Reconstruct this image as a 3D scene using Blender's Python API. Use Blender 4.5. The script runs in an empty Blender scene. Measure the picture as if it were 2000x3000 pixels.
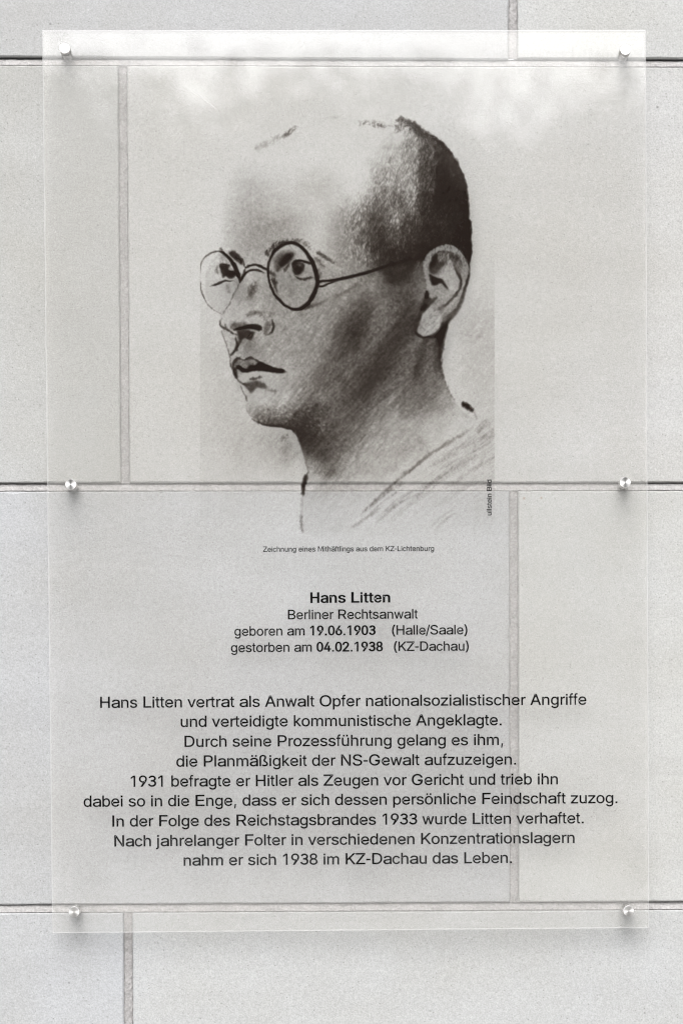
import bpy, bmesh, math, random, json
import numpy as np
from mathutils import Matrix, Vector
from mathutils.geometry import tessellate_polygon

SC = bpy.context.scene
COL = SC.collection

# ---------------------------------------------------------------- camera
# wall plane is y = 0, x to the right, z up, the camera stands 2.4 m in front of it
CAM_D = 2.4
CX, CZ, PITCH, YAW, ROLL = -0.00732, -0.21314, 0.02992, -0.02111, -0.00279
F_PX, PPX, PPY = 6948.45, 1147.44, 2246.66          # on a 2000 x 3000 frame
cp, sp, cy_, sy_, cr, sr = math.cos(PITCH), math.sin(PITCH), math.cos(YAW), math.sin(YAW), math.cos(ROLL), math.sin(ROLL)
RM = np.array([[cr, sr, 0], [-sr, cr, 0], [0, 0, 1]]) @ np.array([[1, 0, 0], [0, cp, sp], [0, -sp, cp]]) @ np.array([[cy_, 0, sy_], [0, 1, 0], [-sy_, 0, cy_]])
_r, _u, _f = [Vector((v[0], v[2], v[1])) for v in RM]   # rows are given as (x, z, depth)
cam_data = bpy.data.cameras.new('camera')
cam = bpy.data.objects.new('camera', cam_data)
COL.objects.link(cam)
M = Matrix.Identity(4)
for i, v in enumerate((_r, _u, -_f)):
    for k in range(3):
        M[k][i] = v[k]
M.translation = Vector((CX, -CAM_D, CZ))
cam.matrix_world = M
cam_data.sensor_fit = 'HORIZONTAL'
cam_data.sensor_width = 36.0
cam_data.lens = F_PX * 36.0 / 2000.0
cam_data.shift_x = (1000 - PPX) / 2000.0
cam_data.shift_y = (PPY - 1500) / 2000.0
cam_data.clip_start = 0.05
cam_data.clip_end = 500
cam_data.dof.use_dof = True
cam_data.dof.focus_distance = CAM_D - 0.015
cam_data.dof.aperture_fstop = 5.0
SC.camera = cam

# ---------------------------------------------------------------- overcast daylight
SUN_EL, SUN_AZ = math.radians(52), math.radians(186)   # in front of the wall, high
world = bpy.data.worlds.new("World")
SC.world = world
world.use_nodes = True
nt = world.node_tree
nt.nodes.clear()
def N(t, **kw):
    n = nt.nodes.new(t)
    for k, v in kw.items():
        setattr(n, k, v)
    return n
sky = N('ShaderNodeTexSky', sky_type='NISHITA', sun_disc=False)
sky.sun_elevation = SUN_EL
sky.sun_rotation = SUN_AZ
sky.air_density = 1.0
sky.dust_density = 4.0
sky.ozone_density = 1.0
hs = N('ShaderNodeHueSaturation')
hs.inputs['Saturation'].default_value = 0.10
tc = N('ShaderNodeTexCoord')
mp = N('ShaderNodeMapping')
mp.inputs['Scale'].default_value = (1.0, 1.0, 2.4)
cn = N('ShaderNodeTexNoise')
cn.inputs['Scale'].default_value = 3.2
cn.inputs['Detail'].default_value = 7.0
cn.inputs['Roughness'].default_value = 0.6
mr = N('ShaderNodeMapRange')
mr.inputs['From Min'].default_value = 0.3
mr.inputs['From Max'].default_value = 0.7
mr.inputs['To Min'].default_value = 0.78
mr.inputs['To Max'].default_value = 1.25
mul = N('ShaderNodeVectorMath', operation='SCALE')
bg = N('ShaderNodeBackground')
bg.inputs['Strength'].default_value = 0.15
wo = N('ShaderNodeOutputWorld')
L = nt.links.new
L(sky.outputs[0], hs.inputs['Color'])
L(tc.outputs['Generated'], mp.inputs[0])
L(mp.outputs[0], cn.inputs['Vector'])
L(cn.outputs['Fac'], mr.inputs['Value'])
L(hs.outputs[0], mul.inputs[0])
L(mr.outputs[0], mul.inputs['Scale'])
L(mul.outputs[0], bg.inputs['Color'])
L(bg.outputs[0], wo.inputs['Surface'])
sun_data = bpy.data.lights.new('sun', 'SUN')
sun_data.energy = 0.7
sun_data.angle = math.radians(35)
sun_data.color = (1.0, 0.97, 0.93)
sun = bpy.data.objects.new('sun', sun_data)
COL.objects.link(sun)
sdir = Vector((math.sin(SUN_AZ) * math.cos(SUN_EL), math.cos(SUN_AZ) * math.cos(SUN_EL), math.sin(SUN_EL)))
sun.rotation_euler = sdir.to_track_quat('Z', 'Y').to_euler()
sun.location = sdir * 10

SC.view_settings.view_transform = 'Standard'
SC.view_settings.look = 'None'
SC.view_settings.gamma = 1.0
SC.view_settings.exposure = 1.39
SC.render.film_transparent = False
SC.cycles.use_denoising = True
SC.cycles.denoiser = 'OPENIMAGEDENOISE'
SC.cycles.denoising_input_passes = 'RGB_ALBEDO_NORMAL'
SC.cycles.denoising_prefilter = 'ACCURATE'
SC.cycles.filter_width = 1.2
SC.cycles.max_bounces = 10
SC.cycles.transparent_max_bounces = 16

# ---------------------------------------------------------------- helpers
def obj(name, me, mat=None, parent=None, loc=None):
    o = bpy.data.objects.new(name, me)
    COL.objects.link(o)
    if mat is not None and me is not None and not me.materials:
        for m_ in (mat if isinstance(mat, (list, tuple)) else [mat]):
            me.materials.append(m_)
    if parent is not None:
        o.parent = parent
    if loc is not None:
        o.location = loc
    return o

def tag(o, label=None, cat=None, group=None, kind=None):
    for k, v in (('label', label), ('category', cat), ('group', group), ('kind', kind)):
        if v:
            o[k] = v
    return o

def mesh(name, verts, faces, smooth=False):
    me = bpy.data.meshes.new(name)
    me.from_pydata([tuple(v) for v in verts], [], faces)
    me.update()
    if smooth:
        me.polygons.foreach_set('use_smooth', [True] * len(me.polygons))
    return me

class Mat:
    def __init__(self, name):
        self.m = bpy.data.materials.new(name)
        self.m.use_nodes = True
        self.t = self.m.node_tree
        self.t.nodes.clear()
        self.out = self.t.nodes.new('ShaderNodeOutputMaterial')
    def n(self, typ, ins=None, **kw):
        nd = self.t.nodes.new(typ)
        for k, v in kw.items():
            setattr(nd, k, v)
        for k, v in (ins or {}).items():
            if hasattr(v, 'default_value') or isinstance(v, bpy.types.NodeSocket):
                self.t.links.new(v, nd.inputs[k])
            else:
                nd.inputs[k].default_value = v
        return nd
    def link(self, a, b):
        self.t.links.new(a, b)

def ramp(mt, fac, stops):
    r = mt.n('ShaderNodeValToRGB', {'Fac': fac})
    e = r.color_ramp.elements
    e[0].position, e[0].color = stops[0]
    e[1].position, e[1].color = stops[-1]
    for p, c in stops[1:-1]:
        q = e.new(p)
        q.color = c
    return r.outputs['Color']

def g(v, a=1.0):
    return (v, v, v, a)

def mixc(mt, blend, fac, a, b):
    n_ = mt.n('ShaderNodeMix', data_type='RGBA', blend_type=blend)
    if isinstance(fac, bpy.types.NodeSocket):
        mt.link(fac, n_.inputs[0])
    else:
        n_.inputs[0].default_value = fac
    for s, i in ((a, 6), (b, 7)):
        if isinstance(s, bpy.types.NodeSocket):
            mt.link(s, n_.inputs[i])
        else:
            n_.inputs[i].default_value = s
    return n_.outputs[2]

RUST, NICK = (0.20, 0.10, 0.045, 1), (0.03, 0.03, 0.03, 1)
SPOTS = [(0.1776, -0.0140, .0016, RUST), (0.1950, -0.0136, .0014, RUST), (0.3125, 0.3790, .0016, NICK), (-0.2960, 0.4600, .0013, NICK), (-0.1880, -0.0070, .0018, NICK),
         (-0.2840, -0.5030, .0012, NICK), (0.3000, -0.5370, .0012, NICK), (0.0400, -0.5800, .0010, NICK), (-0.2500, 0.2600, .0010, NICK)]

def stone_material():
    mt = Mat('sawn_pale_stone')
    P = mt.n('ShaderNodeTexCoord').outputs['Object']
    W = mt.n('ShaderNodeNewGeometry').outputs['Position']
    info = mt.n('ShaderNodeObjectInfo')
    fine = mt.n('ShaderNodeTexNoise', {'Vector': W, 'Scale': 620.0, 'Detail': 3.0, 'Roughness': 0.7})
    med = mt.n('ShaderNodeTexNoise', {'Vector': W, 'Scale': 210.0, 'Detail': 3.0, 'Roughness': 0.6})
    blot = mt.n('ShaderNodeTexNoise', {'Vector': W, 'Scale': 7.0, 'Detail': 5.0, 'Roughness': 0.55})
    base = ramp(mt, fine.outputs['Fac'], [(0.28, g(0.78)), (0.5, g(0.995)), (0.74, g(1.17))])
    m2 = ramp(mt, med.outputs['Fac'], [(0.3, g(0.94)), (0.7, g(1.05))])
    b2 = ramp(mt, blot.outputs['Fac'], [(0.3, (0.94, 0.935, 0.915, 1)), (0.7, (1.035, 1.045, 1.065, 1))])
    col = mixc(mt, 'MULTIPLY', 1.0, base, m2)
    col = mixc(mt, 'MULTIPLY', 1.0, col, b2)
    mp = mt.n('ShaderNodeMapping', {'Vector': W})
    mp.inputs['Rotation'].default_value = (0, math.radians(28), 0)
    mp.inputs['Scale'].default_value = (5.0, 5.0, 26.0)
    stre = mt.n('ShaderNodeTexNoise', {'Vector': mp.outputs[0], 'Scale': 1.0, 'Detail': 4.0, 'Roughness': 0.6})
    s2 = ramp(mt, stre.outputs['Fac'], [(0.32, g(0.965)), (0.66, g(1.025))])
    col = mixc(mt, 'MULTIPLY', 1.0, col, s2)
    col = mixc(mt, 'MULTIPLY', 1.0, col, info.outputs['Color'])
    # sparse dark pits and pale grains
    v1 = mt.n('ShaderNodeTexVoronoi', {'Vector': W, 'Scale': 330.0, 'Randomness': 1.0})
    pick = mt.n('ShaderNodeSeparateColor', {'Color': v1.outputs['Color']})
    pm = mt.n('ShaderNodeMath', {0: pick.outputs[0], 1: 0.90}, operation='GREATER_THAN')
    pd = mt.n('ShaderNodeMapRange', {'Value': v1.outputs['Distance'], 'From Min': 0.30, 'From Max': 0.10, 'To Min': 0.0, 'To Max': 1.0})
    pf = mt.n('ShaderNodeMath', {0: pm.outputs[0], 1: pd.outputs[0]}, operation='MULTIPLY')
    wm = mt.n('ShaderNodeMath', {0: pick.outputs[1], 1: 0.965}, operation='GREATER_THAN')
    wf = mt.n('ShaderNodeMath', {0: wm.outputs[0], 1: pd.outputs[0]}, operation='MULTIPLY')
    pf2 = mt.n('ShaderNodeMath', {0: pf.outputs[0], 1: 0.6}, operation='MULTIPLY')
    wf2 = mt.n('ShaderNodeMath', {0: wf.outputs[0], 1: 0.20}, operation='MULTIPLY')
    col = mixc(mt, 'MIX', pf2.outputs[0], col, (0.14, 0.135, 0.13, 1))
    col = mixc(mt, 'MIX', wf2.outputs[0], col, (0.6, 0.6, 0.59, 1))
    # a few single marks: two rust specks and some dark nicks
    for (mx_, mz_, mr_, mc_) in SPOTS:
        dv = mt.n('ShaderNodeVectorMath', {0: W, 1: (mx_, 0.0, mz_)}, operation='DISTANCE')
        dm = mt.n('ShaderNodeMapRange', {'Value': dv.outputs['Value'], 'From Min': mr_ * 1.2, 'From Max': mr_ * .2, 'To Min': 0.0, 'To Max': 0.6})
        col = mixc(mt, 'MIX', dm.outputs[0], col, mc_)
    h = mt.n('ShaderNodeMath', {0: fine.outputs['Fac'], 1: pf.outputs[0]}, operation='SUBTRACT')
    bump = mt.n('ShaderNodeBump', {'Strength': 0.35, 'Distance': 0.0007, 'Height': h.outputs[0]})
    bs = mt.n('ShaderNodeBsdfPrincipled', {'Base Color': col, 'Roughness': 0.85, 'Normal': bump.outputs[0]})
    bs.inputs['Specular IOR Level'].default_value = 0.25
    mt.link(bs.outputs[0], mt.out.inputs['Surface'])
    return mt.m

def mortar_material(k):
    mt = Mat('mauve_grey_mortar')
    W = mt.n('ShaderNodeNewGeometry').outputs['Position']
    fine = mt.n('ShaderNodeTexNoise', {'Vector': W, 'Scale': 420.0, 'Detail': 4.0, 'Roughness': 0.75})
    med = mt.n('ShaderNodeTexNoise', {'Vector': W, 'Scale': 60.0, 'Detail': 3.0, 'Roughness': 0.6})
    base = ramp(mt, fine.outputs['Fac'], [(0.3, (0.195 * k, 0.188 * k, 0.187 * k, 1)), (0.5, (0.268 * k, 0.261 * k, 0.259 * k, 1)), (0.72, (0.35 * k, 0.343 * k, 0.341 * k, 1))])
    m2 = ramp(mt, med.outputs['Fac'], [(0.3, g(0.88)), (0.7, g(1.1))])
    col = mixc(mt, 'MULTIPLY', 1.0, base, m2)
    bump = mt.n('ShaderNodeBump', {'Strength': 0.6, 'Distance': 0.0012, 'Height': fine.outputs['Fac']})
    bs = mt.n('ShaderNodeBsdfPrincipled', {'Base Color': col, 'Roughness': 0.95, 'Normal': bump.outputs[0]})
    bs.inputs['Specular IOR Level'].default_value = 0.1
    mt.link(bs.outputs[0], mt.out.inputs['Surface'])
    return mt.m

def acrylic_material(back):
    # clear sheet seen as surface reflection over straight transmission, the same from both sides of each face;
    # the back carries the slightly milky film of the print
    mt = Mat('milky_film_back' if back else 'clear_acrylic')
    geo = mt.n('ShaderNodeNewGeometry')
    ior = mt.n('ShaderNodeMapRange', {'Value': geo.outputs['Backfacing'], 'To Min': 1.50, 'To Max': 1 / 1.50})
    fr = mt.n('ShaderNodeFresnel', {'IOR': ior.outputs[0]})
    P = geo.outputs['Position']
    wob = mt.n('ShaderNodeTexNoise', {'Vector': P, 'Scale': 2.2, 'Detail': 2.0})
    bump = mt.n('ShaderNodeBump', {'Strength': 0.25, 'Distance': 0.0035, 'Height': wob.outputs['Fac']})
    tr = mt.n('ShaderNodeBsdfTransparent', {'Color': (0.996, 0.995, 0.991, 1)})
    gl = mt.n('ShaderNodeBsdfGlossy', {'Color': g(1.0), 'Roughness': 0.012, 'Normal': bump.outputs[0]})
    body = tr
    if back:
        smear = mt.n('ShaderNodeTexNoise', {'Vector': P, 'Scale': 3.0, 'Detail': 4.0})
        hz = mt.n('ShaderNodeMapRange', {'Value': smear.outputs['Fac'], 'From Min': 0.3, 'From Max': 0.7, 'To Min': 0.17, 'To Max': 0.215})
        df = mt.n('ShaderNodeBsdfDiffuse', {'Color': (0.86, 0.85, 0.825, 1)})
        tl = mt.n('ShaderNodeBsdfTranslucent', {'Color': g(0.95)})
        both = mt.n('ShaderNodeMixShader', {0: 0.5, 1: df.outputs[0], 2: tl.outputs[0]})
        body = mt.n('ShaderNodeMixShader', {0: hz.outputs[0], 1: tr.outputs[0], 2: both.outputs[0]})
    mx = mt.n('ShaderNodeMixShader', {0: fr.outputs[0], 1: body.outputs[0], 2: gl.outputs[0]})
    mt.link(mx.outputs[0], mt.out.inputs['Surface'])
    return mt.m

def edge_material():
    mt = Mat('sawn_acrylic_edge')
    df = mt.n('ShaderNodeBsdfDiffuse', {'Color': g(0.9)})
    tl = mt.n('ShaderNodeBsdfTranslucent', {'Color': g(0.9)})
    a = mt.n('ShaderNodeMixShader', {0: 0.5, 1: df.outputs[0], 2: tl.outputs[0]})
    tr = mt.n('ShaderNodeBsdfTransparent', {'Color': g(0.95)})
    b = mt.n('ShaderNodeMixShader', {0: 0.72, 1: a.outputs[0], 2: tr.outputs[0]})
    mt.link(b.outputs[0], mt.out.inputs['Surface'])
    return mt.m

def steel_material(face):
    mt = Mat('turned_steel' if face else 'brushed_steel_side')
    tan = mt.n('ShaderNodeTangent', direction_type='RADIAL', axis='Y')
    bs = mt.n('ShaderNodeBsdfPrincipled', {'Base Color': (0.74, 0.73, 0.72, 1), 'Metallic': 1.0, 'Roughness': 0.30 if face else 0.26,
                                          'Tangent': tan.outputs[0]})
    bs.inputs['Anisotropic'].default_value = 0.92 if face else 0.5
    bs.inputs['Anisotropic Rotation'].default_value = 0.0
    mt.link(bs.outputs[0], mt.out.inputs['Surface'])
    return mt.m

def ink_material():
    mt = Mat('printed_charcoal_ink')
    at = mt.n('ShaderNodeAttribute', attribute_name='ink')
    # density -> light let through, a warm black
    k = mt.n('ShaderNodeMath', {0: 1.0, 1: at.outputs['Fac']}, operation='SUBTRACT')
    ch = [mt.n('ShaderNodeMath', {0: k.outputs[0], 1: e}, operation='POWER') for e in (1.0, 0.05, 0.095)]
    cc = mt.n('ShaderNodeCombineColor', {0: 1.0, 1: ch[1].outputs[0], 2: ch[2].outputs[0]})
    tr = mt.n('ShaderNodeBsdfTransparent', {'Color': cc.outputs[0]})
    ink = mt.n('ShaderNodeBsdfDiffuse', {'Color': (0.010, 0.007, 0.006, 1)})
    mx = mt.n('ShaderNodeMixShader', {0: ch[0].outputs[0], 1: ink.outputs[0], 2: tr.outputs[0]})
    mt.link(mx.outputs[0], mt.out.inputs['Surface'])
    return mt.m

def text_material():
    mt = Mat('black_print')
    bs = mt.n('ShaderNodeBsdfDiffuse', {'Color': (0.003, 0.003, 0.0035, 1)})
    mt.link(bs.outputs[0], mt.out.inputs['Surface'])
    return mt.m

def plain_material(name, c, rough=0.8, scale=3.0):
    mt = Mat(name)
    W = mt.n('ShaderNodeNewGeometry').outputs['Position']
    nz = mt.n('ShaderNodeTexNoise', {'Vector': W, 'Scale': scale, 'Detail': 5.0})
    col = ramp(mt, nz.outputs['Fac'], [(0.3, tuple(v * .88 for v in c) + (1,)), (0.7, tuple(v * 1.1 for v in c) + (1,))])
    bs = mt.n('ShaderNodeBsdfPrincipled', {'Base Color': col, 'Roughness': rough})
    mt.link(bs.outputs[0], mt.out.inputs['Surface'])
    return mt.m

M_STONE, M_MORTAR, M_BED = stone_material(), mortar_material(1.0), mortar_material(1.13)

# ---------------------------------------------------------------- stone wall
COURSE, HALF = 0.4255, 0.3915
JOINT = 0.0090
BX0 = -0.2242                 # centre of the left upright joint (odd courses); even courses are shifted by half a block
ZL = [0.4277 - COURSE * k for k in range(-4, 6)]   # lower edge of the blocks above each bed joint
wall = obj('stone_wall', None)
tag(wall, 'pale grey sawn stone wall of large blocks with recessed mortar joints, behind the clear plaque', 'wall')

def block_mesh(w, h, seed, n_per=0.008):
    """a sawn block: back ring, arris ring, face ring; its edges wander by a fraction of a millimetre"""
    rnd = random.Random(seed)
    nx, nz = max(6, int(w / n_per)), max(4, int(h / n_per))
    def wander(n, a):
        v = [rnd.uniform(-1, 1) for _ in range(n)]
        lo = [rnd.uniform(-1, 1) for _ in range(n // 8 + 3)]
        out = []
        for i in range(n):
            j = i / 8
            k = int(j)
            out.append(a * (.30 * v[i] + .7 * (lo[k] * (1 - j + k) + lo[k + 1] * (j - k))))
        return out
    A = 0.00035
    per = []   # (x, z, nx, nz)
    for i, q in enumerate(wander(nx, A)):
        per.append((-w / 2 + w * i / nx, -h / 2 + (q if i else 0), 0 if i else 1, 1))
    for i, q in enumerate(wander(nz, A)):
        per.append((w / 2 - (q if i else 0), -h / 2 + h * i / nz, -1, 0 if i else 1))
    for i, q in enumerate(wander(nx, A)):
        per.append((w / 2 - w * i / nx, h / 2 - (q if i else 0), 0 if i else -1, -1))
    for i, q in enumerate(wander(nz, A)):
        per.append((-w / 2 + (q if i else 0), h / 2 - h * i / nz, 1, 0 if i else -1))
    V, F = [], []
    n = len(per)
    for x, z, ax, az in per:
        V.append((x, 0.05, z))
    for x, z, ax, az in per:
        V.append((x, 0.0011 + rnd.uniform(-.0002, .0004), z))
    for x, z, ax, az in per:
        b = 0.0009 + abs(rnd.gauss(0, .0003))
        if rnd.random() < .03:
            b += rnd.uniform(.0004, .0012)
        V.append((x + ax * b, 0.0, z + az * b))
    for i in range(n):
        j = (i + 1) % n
        F.append((i, j, n + j, n + i))
        F.append((n + i, n + j, 2 * n + j, 2 * n + i))
    F.append(tuple(range(2 * n, 3 * n)))
    return mesh('stone_block', V, F)

BW, BH = 2 * HALF - JOINT, COURSE - JOINT
shared = [block_mesh(BW, BH, 100 + i, 0.05) for i in range(3)]
TINT_AND_LIGHT = {(0, 0): (0.945, 0.95, 0.955), (0, 1): (1.05, 1.055, 1.04), (1, 0): (0.93, 0.93, 0.905), (1, 1): (1.045, 1.04, 1.02),
        (2, 0): (0.95, 0.96, 0.975), (2, 1): (1.075, 1.08, 1.06), (3, 0): (0.985, 1.0, 1.02), (3, 1): (1.035, 1.045, 1.04)}  # stone hues, plus light growing to the right put into the block colours
STONE_BASE = 0.30
rb = random.Random(3)
for k in range(-4, 6):
    row = k                                   # course above bed joint k
    zc = 0.4277 - COURSE * k + BH / 2
    odd = (k % 2 == 1)
    for c in range(-3, 4):
        # upright joints: odd courses at BX0 + n*2*HALF, even ones at BX0 + HALF + n*2*HALF
        xc = BX0 + (0 if odd else HALF) + (2 * c - 1) * HALF
        seen = 0 <= k <= 3 and -1.1 < xc - 0 < 1.1
        me = block_mesh(BW, BH, 17 * k + c + 500) if seen else shared[(k + c) % 3]
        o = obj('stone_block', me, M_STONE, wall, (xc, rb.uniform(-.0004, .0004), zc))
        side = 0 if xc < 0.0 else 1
        t = TINT_AND_LIGHT.get((k, side)) if seen else (1 + rb.uniform(-.04, .05),) * 3
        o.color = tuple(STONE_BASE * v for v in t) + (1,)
        if (k, side) == (0, 0):
            o.rotation_euler.y = 0.0026
            o.location.z -= 0.0004
        if seen and (k, side) == (0, 1):
            o.rotation_euler.y = -0.0004
            o.location.z += 0.0002

def joint_mesh(length, prof, vertical, seed, step=0.004):
    """a strip of mortar: prof = (across, depth) pairs swept along the joint, roughened"""
    rnd = random.Random(seed)
    n = max(2, int(length / step))
    V, F = [], []
    m = len(prof)
    drift = [rnd.uniform(-1, 1) for _ in range(n // 12 + 3)]
    for i in range(n + 1):
        s = -length / 2 + length * i / n
        j = i / 12
        kk = int(j)
        dr = drift[kk] * (1 - j + kk) + drift[kk + 1] * (j - kk)
        for q, (a, d, ja, jd) in enumerate(prof):
            a2 = a + ja * (.6 * dr + .5 * rnd.uniform(-1, 1))
            d2 = d + jd * (.5 * dr + .6 * rnd.uniform(-1, 1))
            V.append((a2, d2, s) if vertical else (s, d2, a2))
    for i in range(n):
        for q in range(m - 1):
            F.append((i * m + q, (i + 1) * m + q, (i + 1) * m + q + 1, i * m + q + 1))
    return mesh('mortar_joint', V, F)

# bed joints: an open shadow gap under the upper block, then the mortar sloping out to the lower block
BED = [(0.0015, .014, 0, 0), (-0.0016, .014, .0003, .0015), (-0.0024, .0052, .0004, .0008), (-0.0050, .0034, .0004, .0006),
       (-0.0076, .0030, .0003, .0006), (-0.0085, .0055, .0002, .0006), (-0.0105, .0065, 0, 0)]
UPR = [(-.0060, .0036, 0, 0), (-.0043, .0032, .0003, .0008), (-.0036, .0028, .0005, .0007), (0.0, .0024, .0004, .0006), (.0036, .0030, .0005, .0007),
       (.0043, .0037, .0003, .0008), (.0060, .0040, 0, 0)]
bed_far = joint_mesh(5.6, BED, False, 9, 0.1)
up_far = joint_mesh(BH, UPR, True, 8, 0.1)
for k in range(-4, 6):
    near = 0 <= k <= 2
    gd, gw = {0: (.012, .95), 1: (.0066, .7), 2: (.0050, .5)}.get(k, (.010, 1.0))   # the pointing is fuller lower down
    BED = [(0.0015, gd, 0, 0), (-0.0016 * gw, gd, .0003, .0012), (-0.0024 * gw, .0038, .0004, .0008), (-0.0050, .0024, .0004, .0006),
           (-0.0078, .0018, .0004, .0006), (-0.0086, .0028, .0003, .0006), (-0.0105, .0034, 0, 0)]
    me = joint_mesh(1.6, BED, False, 40 + k) if near else bed_far
    obj('mortar_joint', me, M_BED, wall, (0, 0, ZL[k + 4]))
    if near:
        for s in (-1, 1):
            obj('mortar_joint', joint_mesh(1.9, BED, False, 60 + k, .1), M_BED, wall, (s * 1.75, 0, ZL[k + 4]))
    for c in range(-3, 4):
        xj = BX0 + (0 if k % 2 == 1 else HALF) + 2 * c * HALF
        seen = 0 <= k <= 3 and abs(xj) < .4
        obj('mortar_joint', joint_mesh(BH + .001, UPR, True, 80 + k) if seen else up_far, M_MORTAR, wall, (xj, 0.0002, ZL[k + 4] + BH / 2))

# ---------------------------------------------------------------- ground, and a house and trees added for the sheet to reflect
GZ = CZ - 1.58
gm = mesh('pavement', [(-60, -80, GZ), (60, -80, GZ), (60, 0.06, GZ), (-60, 0.06, GZ)], [(0, 1, 2, 3)])
tag(obj('pavement', gm, plain_material('grey_paving', (0.30, 0.295, 0.285))), kind='structure')

house = obj('added_house', None, loc=(0, -26, GZ))
tag(house, 'long dark brick house added across the way, only as a faint reflection', 'building')
M_REND = plain_material('dark_brown_brick', (0.13, 0.11, 0.10), 0.85, 0.8)
M_ROOF = plain_material('grey_roof_sheet', (0.10, 0.10, 0.105), 0.7, 1.0)
def box_mesh(name, x0, x1, y0, y1, z0, z1):
    V = [(x0, y0, z0), (x1, y0, z0), (x1, y1, z0), (x0, y1, z0), (x0, y0, z1), (x1, y0, z1), (x1, y1, z1), (x0, y1, z1)]
    return mesh(name, V, [(0, 3, 2, 1), (4, 5, 6, 7), (0, 1, 5, 4), (1, 2, 6, 5), (2, 3, 7, 6), (3, 0, 4, 7)])
obj('wall', box_mesh('wall', -24, 24, -9, 0, 0, 7.9), M_REND, house)
obj('roof', box_mesh('roof', -24.4, 24.4, -9.4, .4, 7.9, 8.1), M_ROOF, house)

M_LEAF = plain_material('dark_green_leaf', (0.050, 0.065, 0.035), 0.6, 2.0)
M_BARK = plain_material('grey_bark', (0.09, 0.08, 0.07), 0.9, 6.0)
def leafy_tree(x, y, h, rad, seed, label):  # unseen trees, added to shape the bright patches reflected in the sheet
    rnd = random.Random(seed)
    t = obj('added_broadleaf_tree', None, loc=(x, y, GZ))
    tag(t, label, 'tree', 'added trees in front of the house across the way')
    V, F = [], []
    def limb(p, q, r0, r1):
        a = (q - p).normalized()
        s1 = a.orthogonal().normalized(); s2 = a.cross(s1)
        b = len(V)
        for c, r in ((p, r0), (q, r1)):
            for i in range(7):
                an = 2 * math.pi * i / 7
                V.append(tuple(c + s1 * r * math.cos(an) + s2 * r * math.sin(an)))
        for i in range(7):
            j = (i + 1) % 7
            F.append((b + i, b + j, b + 7 + j, b + 7 + i))
    top = Vector((0, 0, h * .45))
    limb(Vector((0, 0, 0)), top, .16, .11)
    tips = []
    for i in range(9):
        an = i * 2.4
        q = Vector((math.cos(an) * rad * .6, math.sin(an) * rad * .5, h * rnd.uniform(.6, .92)))
        limb(top - Vector((0, 0, rnd.uniform(0, .8))), q, .06, .02)
        tips.append(q)
    obj('trunk', mesh('trunk', V, F), M_BARK, t)
    V2, F2 = [], []
    clumps = []
    for i in range(145):
        while True:
            p = Vector((rnd.uniform(-1, 1), rnd.uniform(-1, 1), rnd.uniform(-1, 1)))
            if p.length < 1:
                break
        clumps.append(Vector((p.x * rad, p.y * rad * .8, h * .66 + max(p.z, -1) * h * .31)))
    for c in clumps:
        for j in range(130):
            p = c + Vector((rnd.gauss(0, .34), rnd.gauss(0, .34), rnd.gauss(0, .26)))
            if p.z > h:
                continue
            a = Vector((rnd.gauss(0, 1), rnd.gauss(0, 1), rnd.gauss(0, 1))).normalized()
            b = a.orthogonal().normalized()
            s = rnd.uniform(.06, .11)
            k = len(V2)
            V2 += [tuple(p - a * s), tuple(p + b * s * .5), tuple(p + a * s), tuple(p - b * s * .5)]
            F2.append((k, k + 1, k + 2, k + 3))
    obj('crown', mesh('crown', V2, F2), M_LEAF, t)
for i, (x, h, r) in enumerate(((-4.4, 6.62, 1.7), (-2.1, 6.72, 1.5), (0.2, 6.66, 1.6), (2.5, 6.60, 1.5), (4.9, 6.7, 1.7))):
    leafy_tree(x, -17.0 - (i % 2) * .2, h, r, 50 + i, ('leftmost', 'second from the left', 'middle', 'second from the right', 'rightmost')[i] + ' of five small leafy trees added across the way for the reflection')

# ---------- the printed charcoal drawing, painted as an ink density field ----------
PX0, PX1, PY0, PY1, PST = 586.0, 1448.0, 318.0, 1586.0, 2.0
GX, GY = np.meshgrid(np.arange(PX0, PX1 + 1, PST), np.arange(PY0, PY1 + 1, PST))

def gblur(a, s):
    s = s / PST
    if s < 0.3:
        return a
    r = int(3 * s) + 1
    k = np.exp(-0.5 * (np.arange(-r, r + 1) / s) ** 2)
    k /= k.sum()
    b = np.pad(a, ((r, r), (0, 0)), mode='edge')
    a = sum(k[i] * b[i:i + a.shape[0]] for i in range(2 * r + 1))
    b = np.pad(a, ((0, 0), (r, r)), mode='edge')
    return sum(k[i] * b[:, i:i + a.shape[1]] for i in range(2 * r + 1))

def spline(P, n=14):
    P = np.array(P, float)
    if len(P) == 2:
        t = np.linspace(0, 1, n * 2)[:, None]
        return P[0] * (1 - t) + P[1] * t
    Q = np.vstack([2 * P[0] - P[1], P, 2 * P[-1] - P[-2]])
    out = []
    for i in range(1, len(Q) - 2):
        a, b, c, d = Q[i - 1], Q[i], Q[i + 1], Q[i + 2]
        for t in np.linspace(0, 1, n, endpoint=False):
            out.append(0.5 * (2 * b + (c - a) * t + (2 * a - 5 * b + 4 * c - d) * t * t + (3 * b - a - 3 * c + d) * t ** 3))
    out.append(Q[-2])
    return np.array(out)

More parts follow.
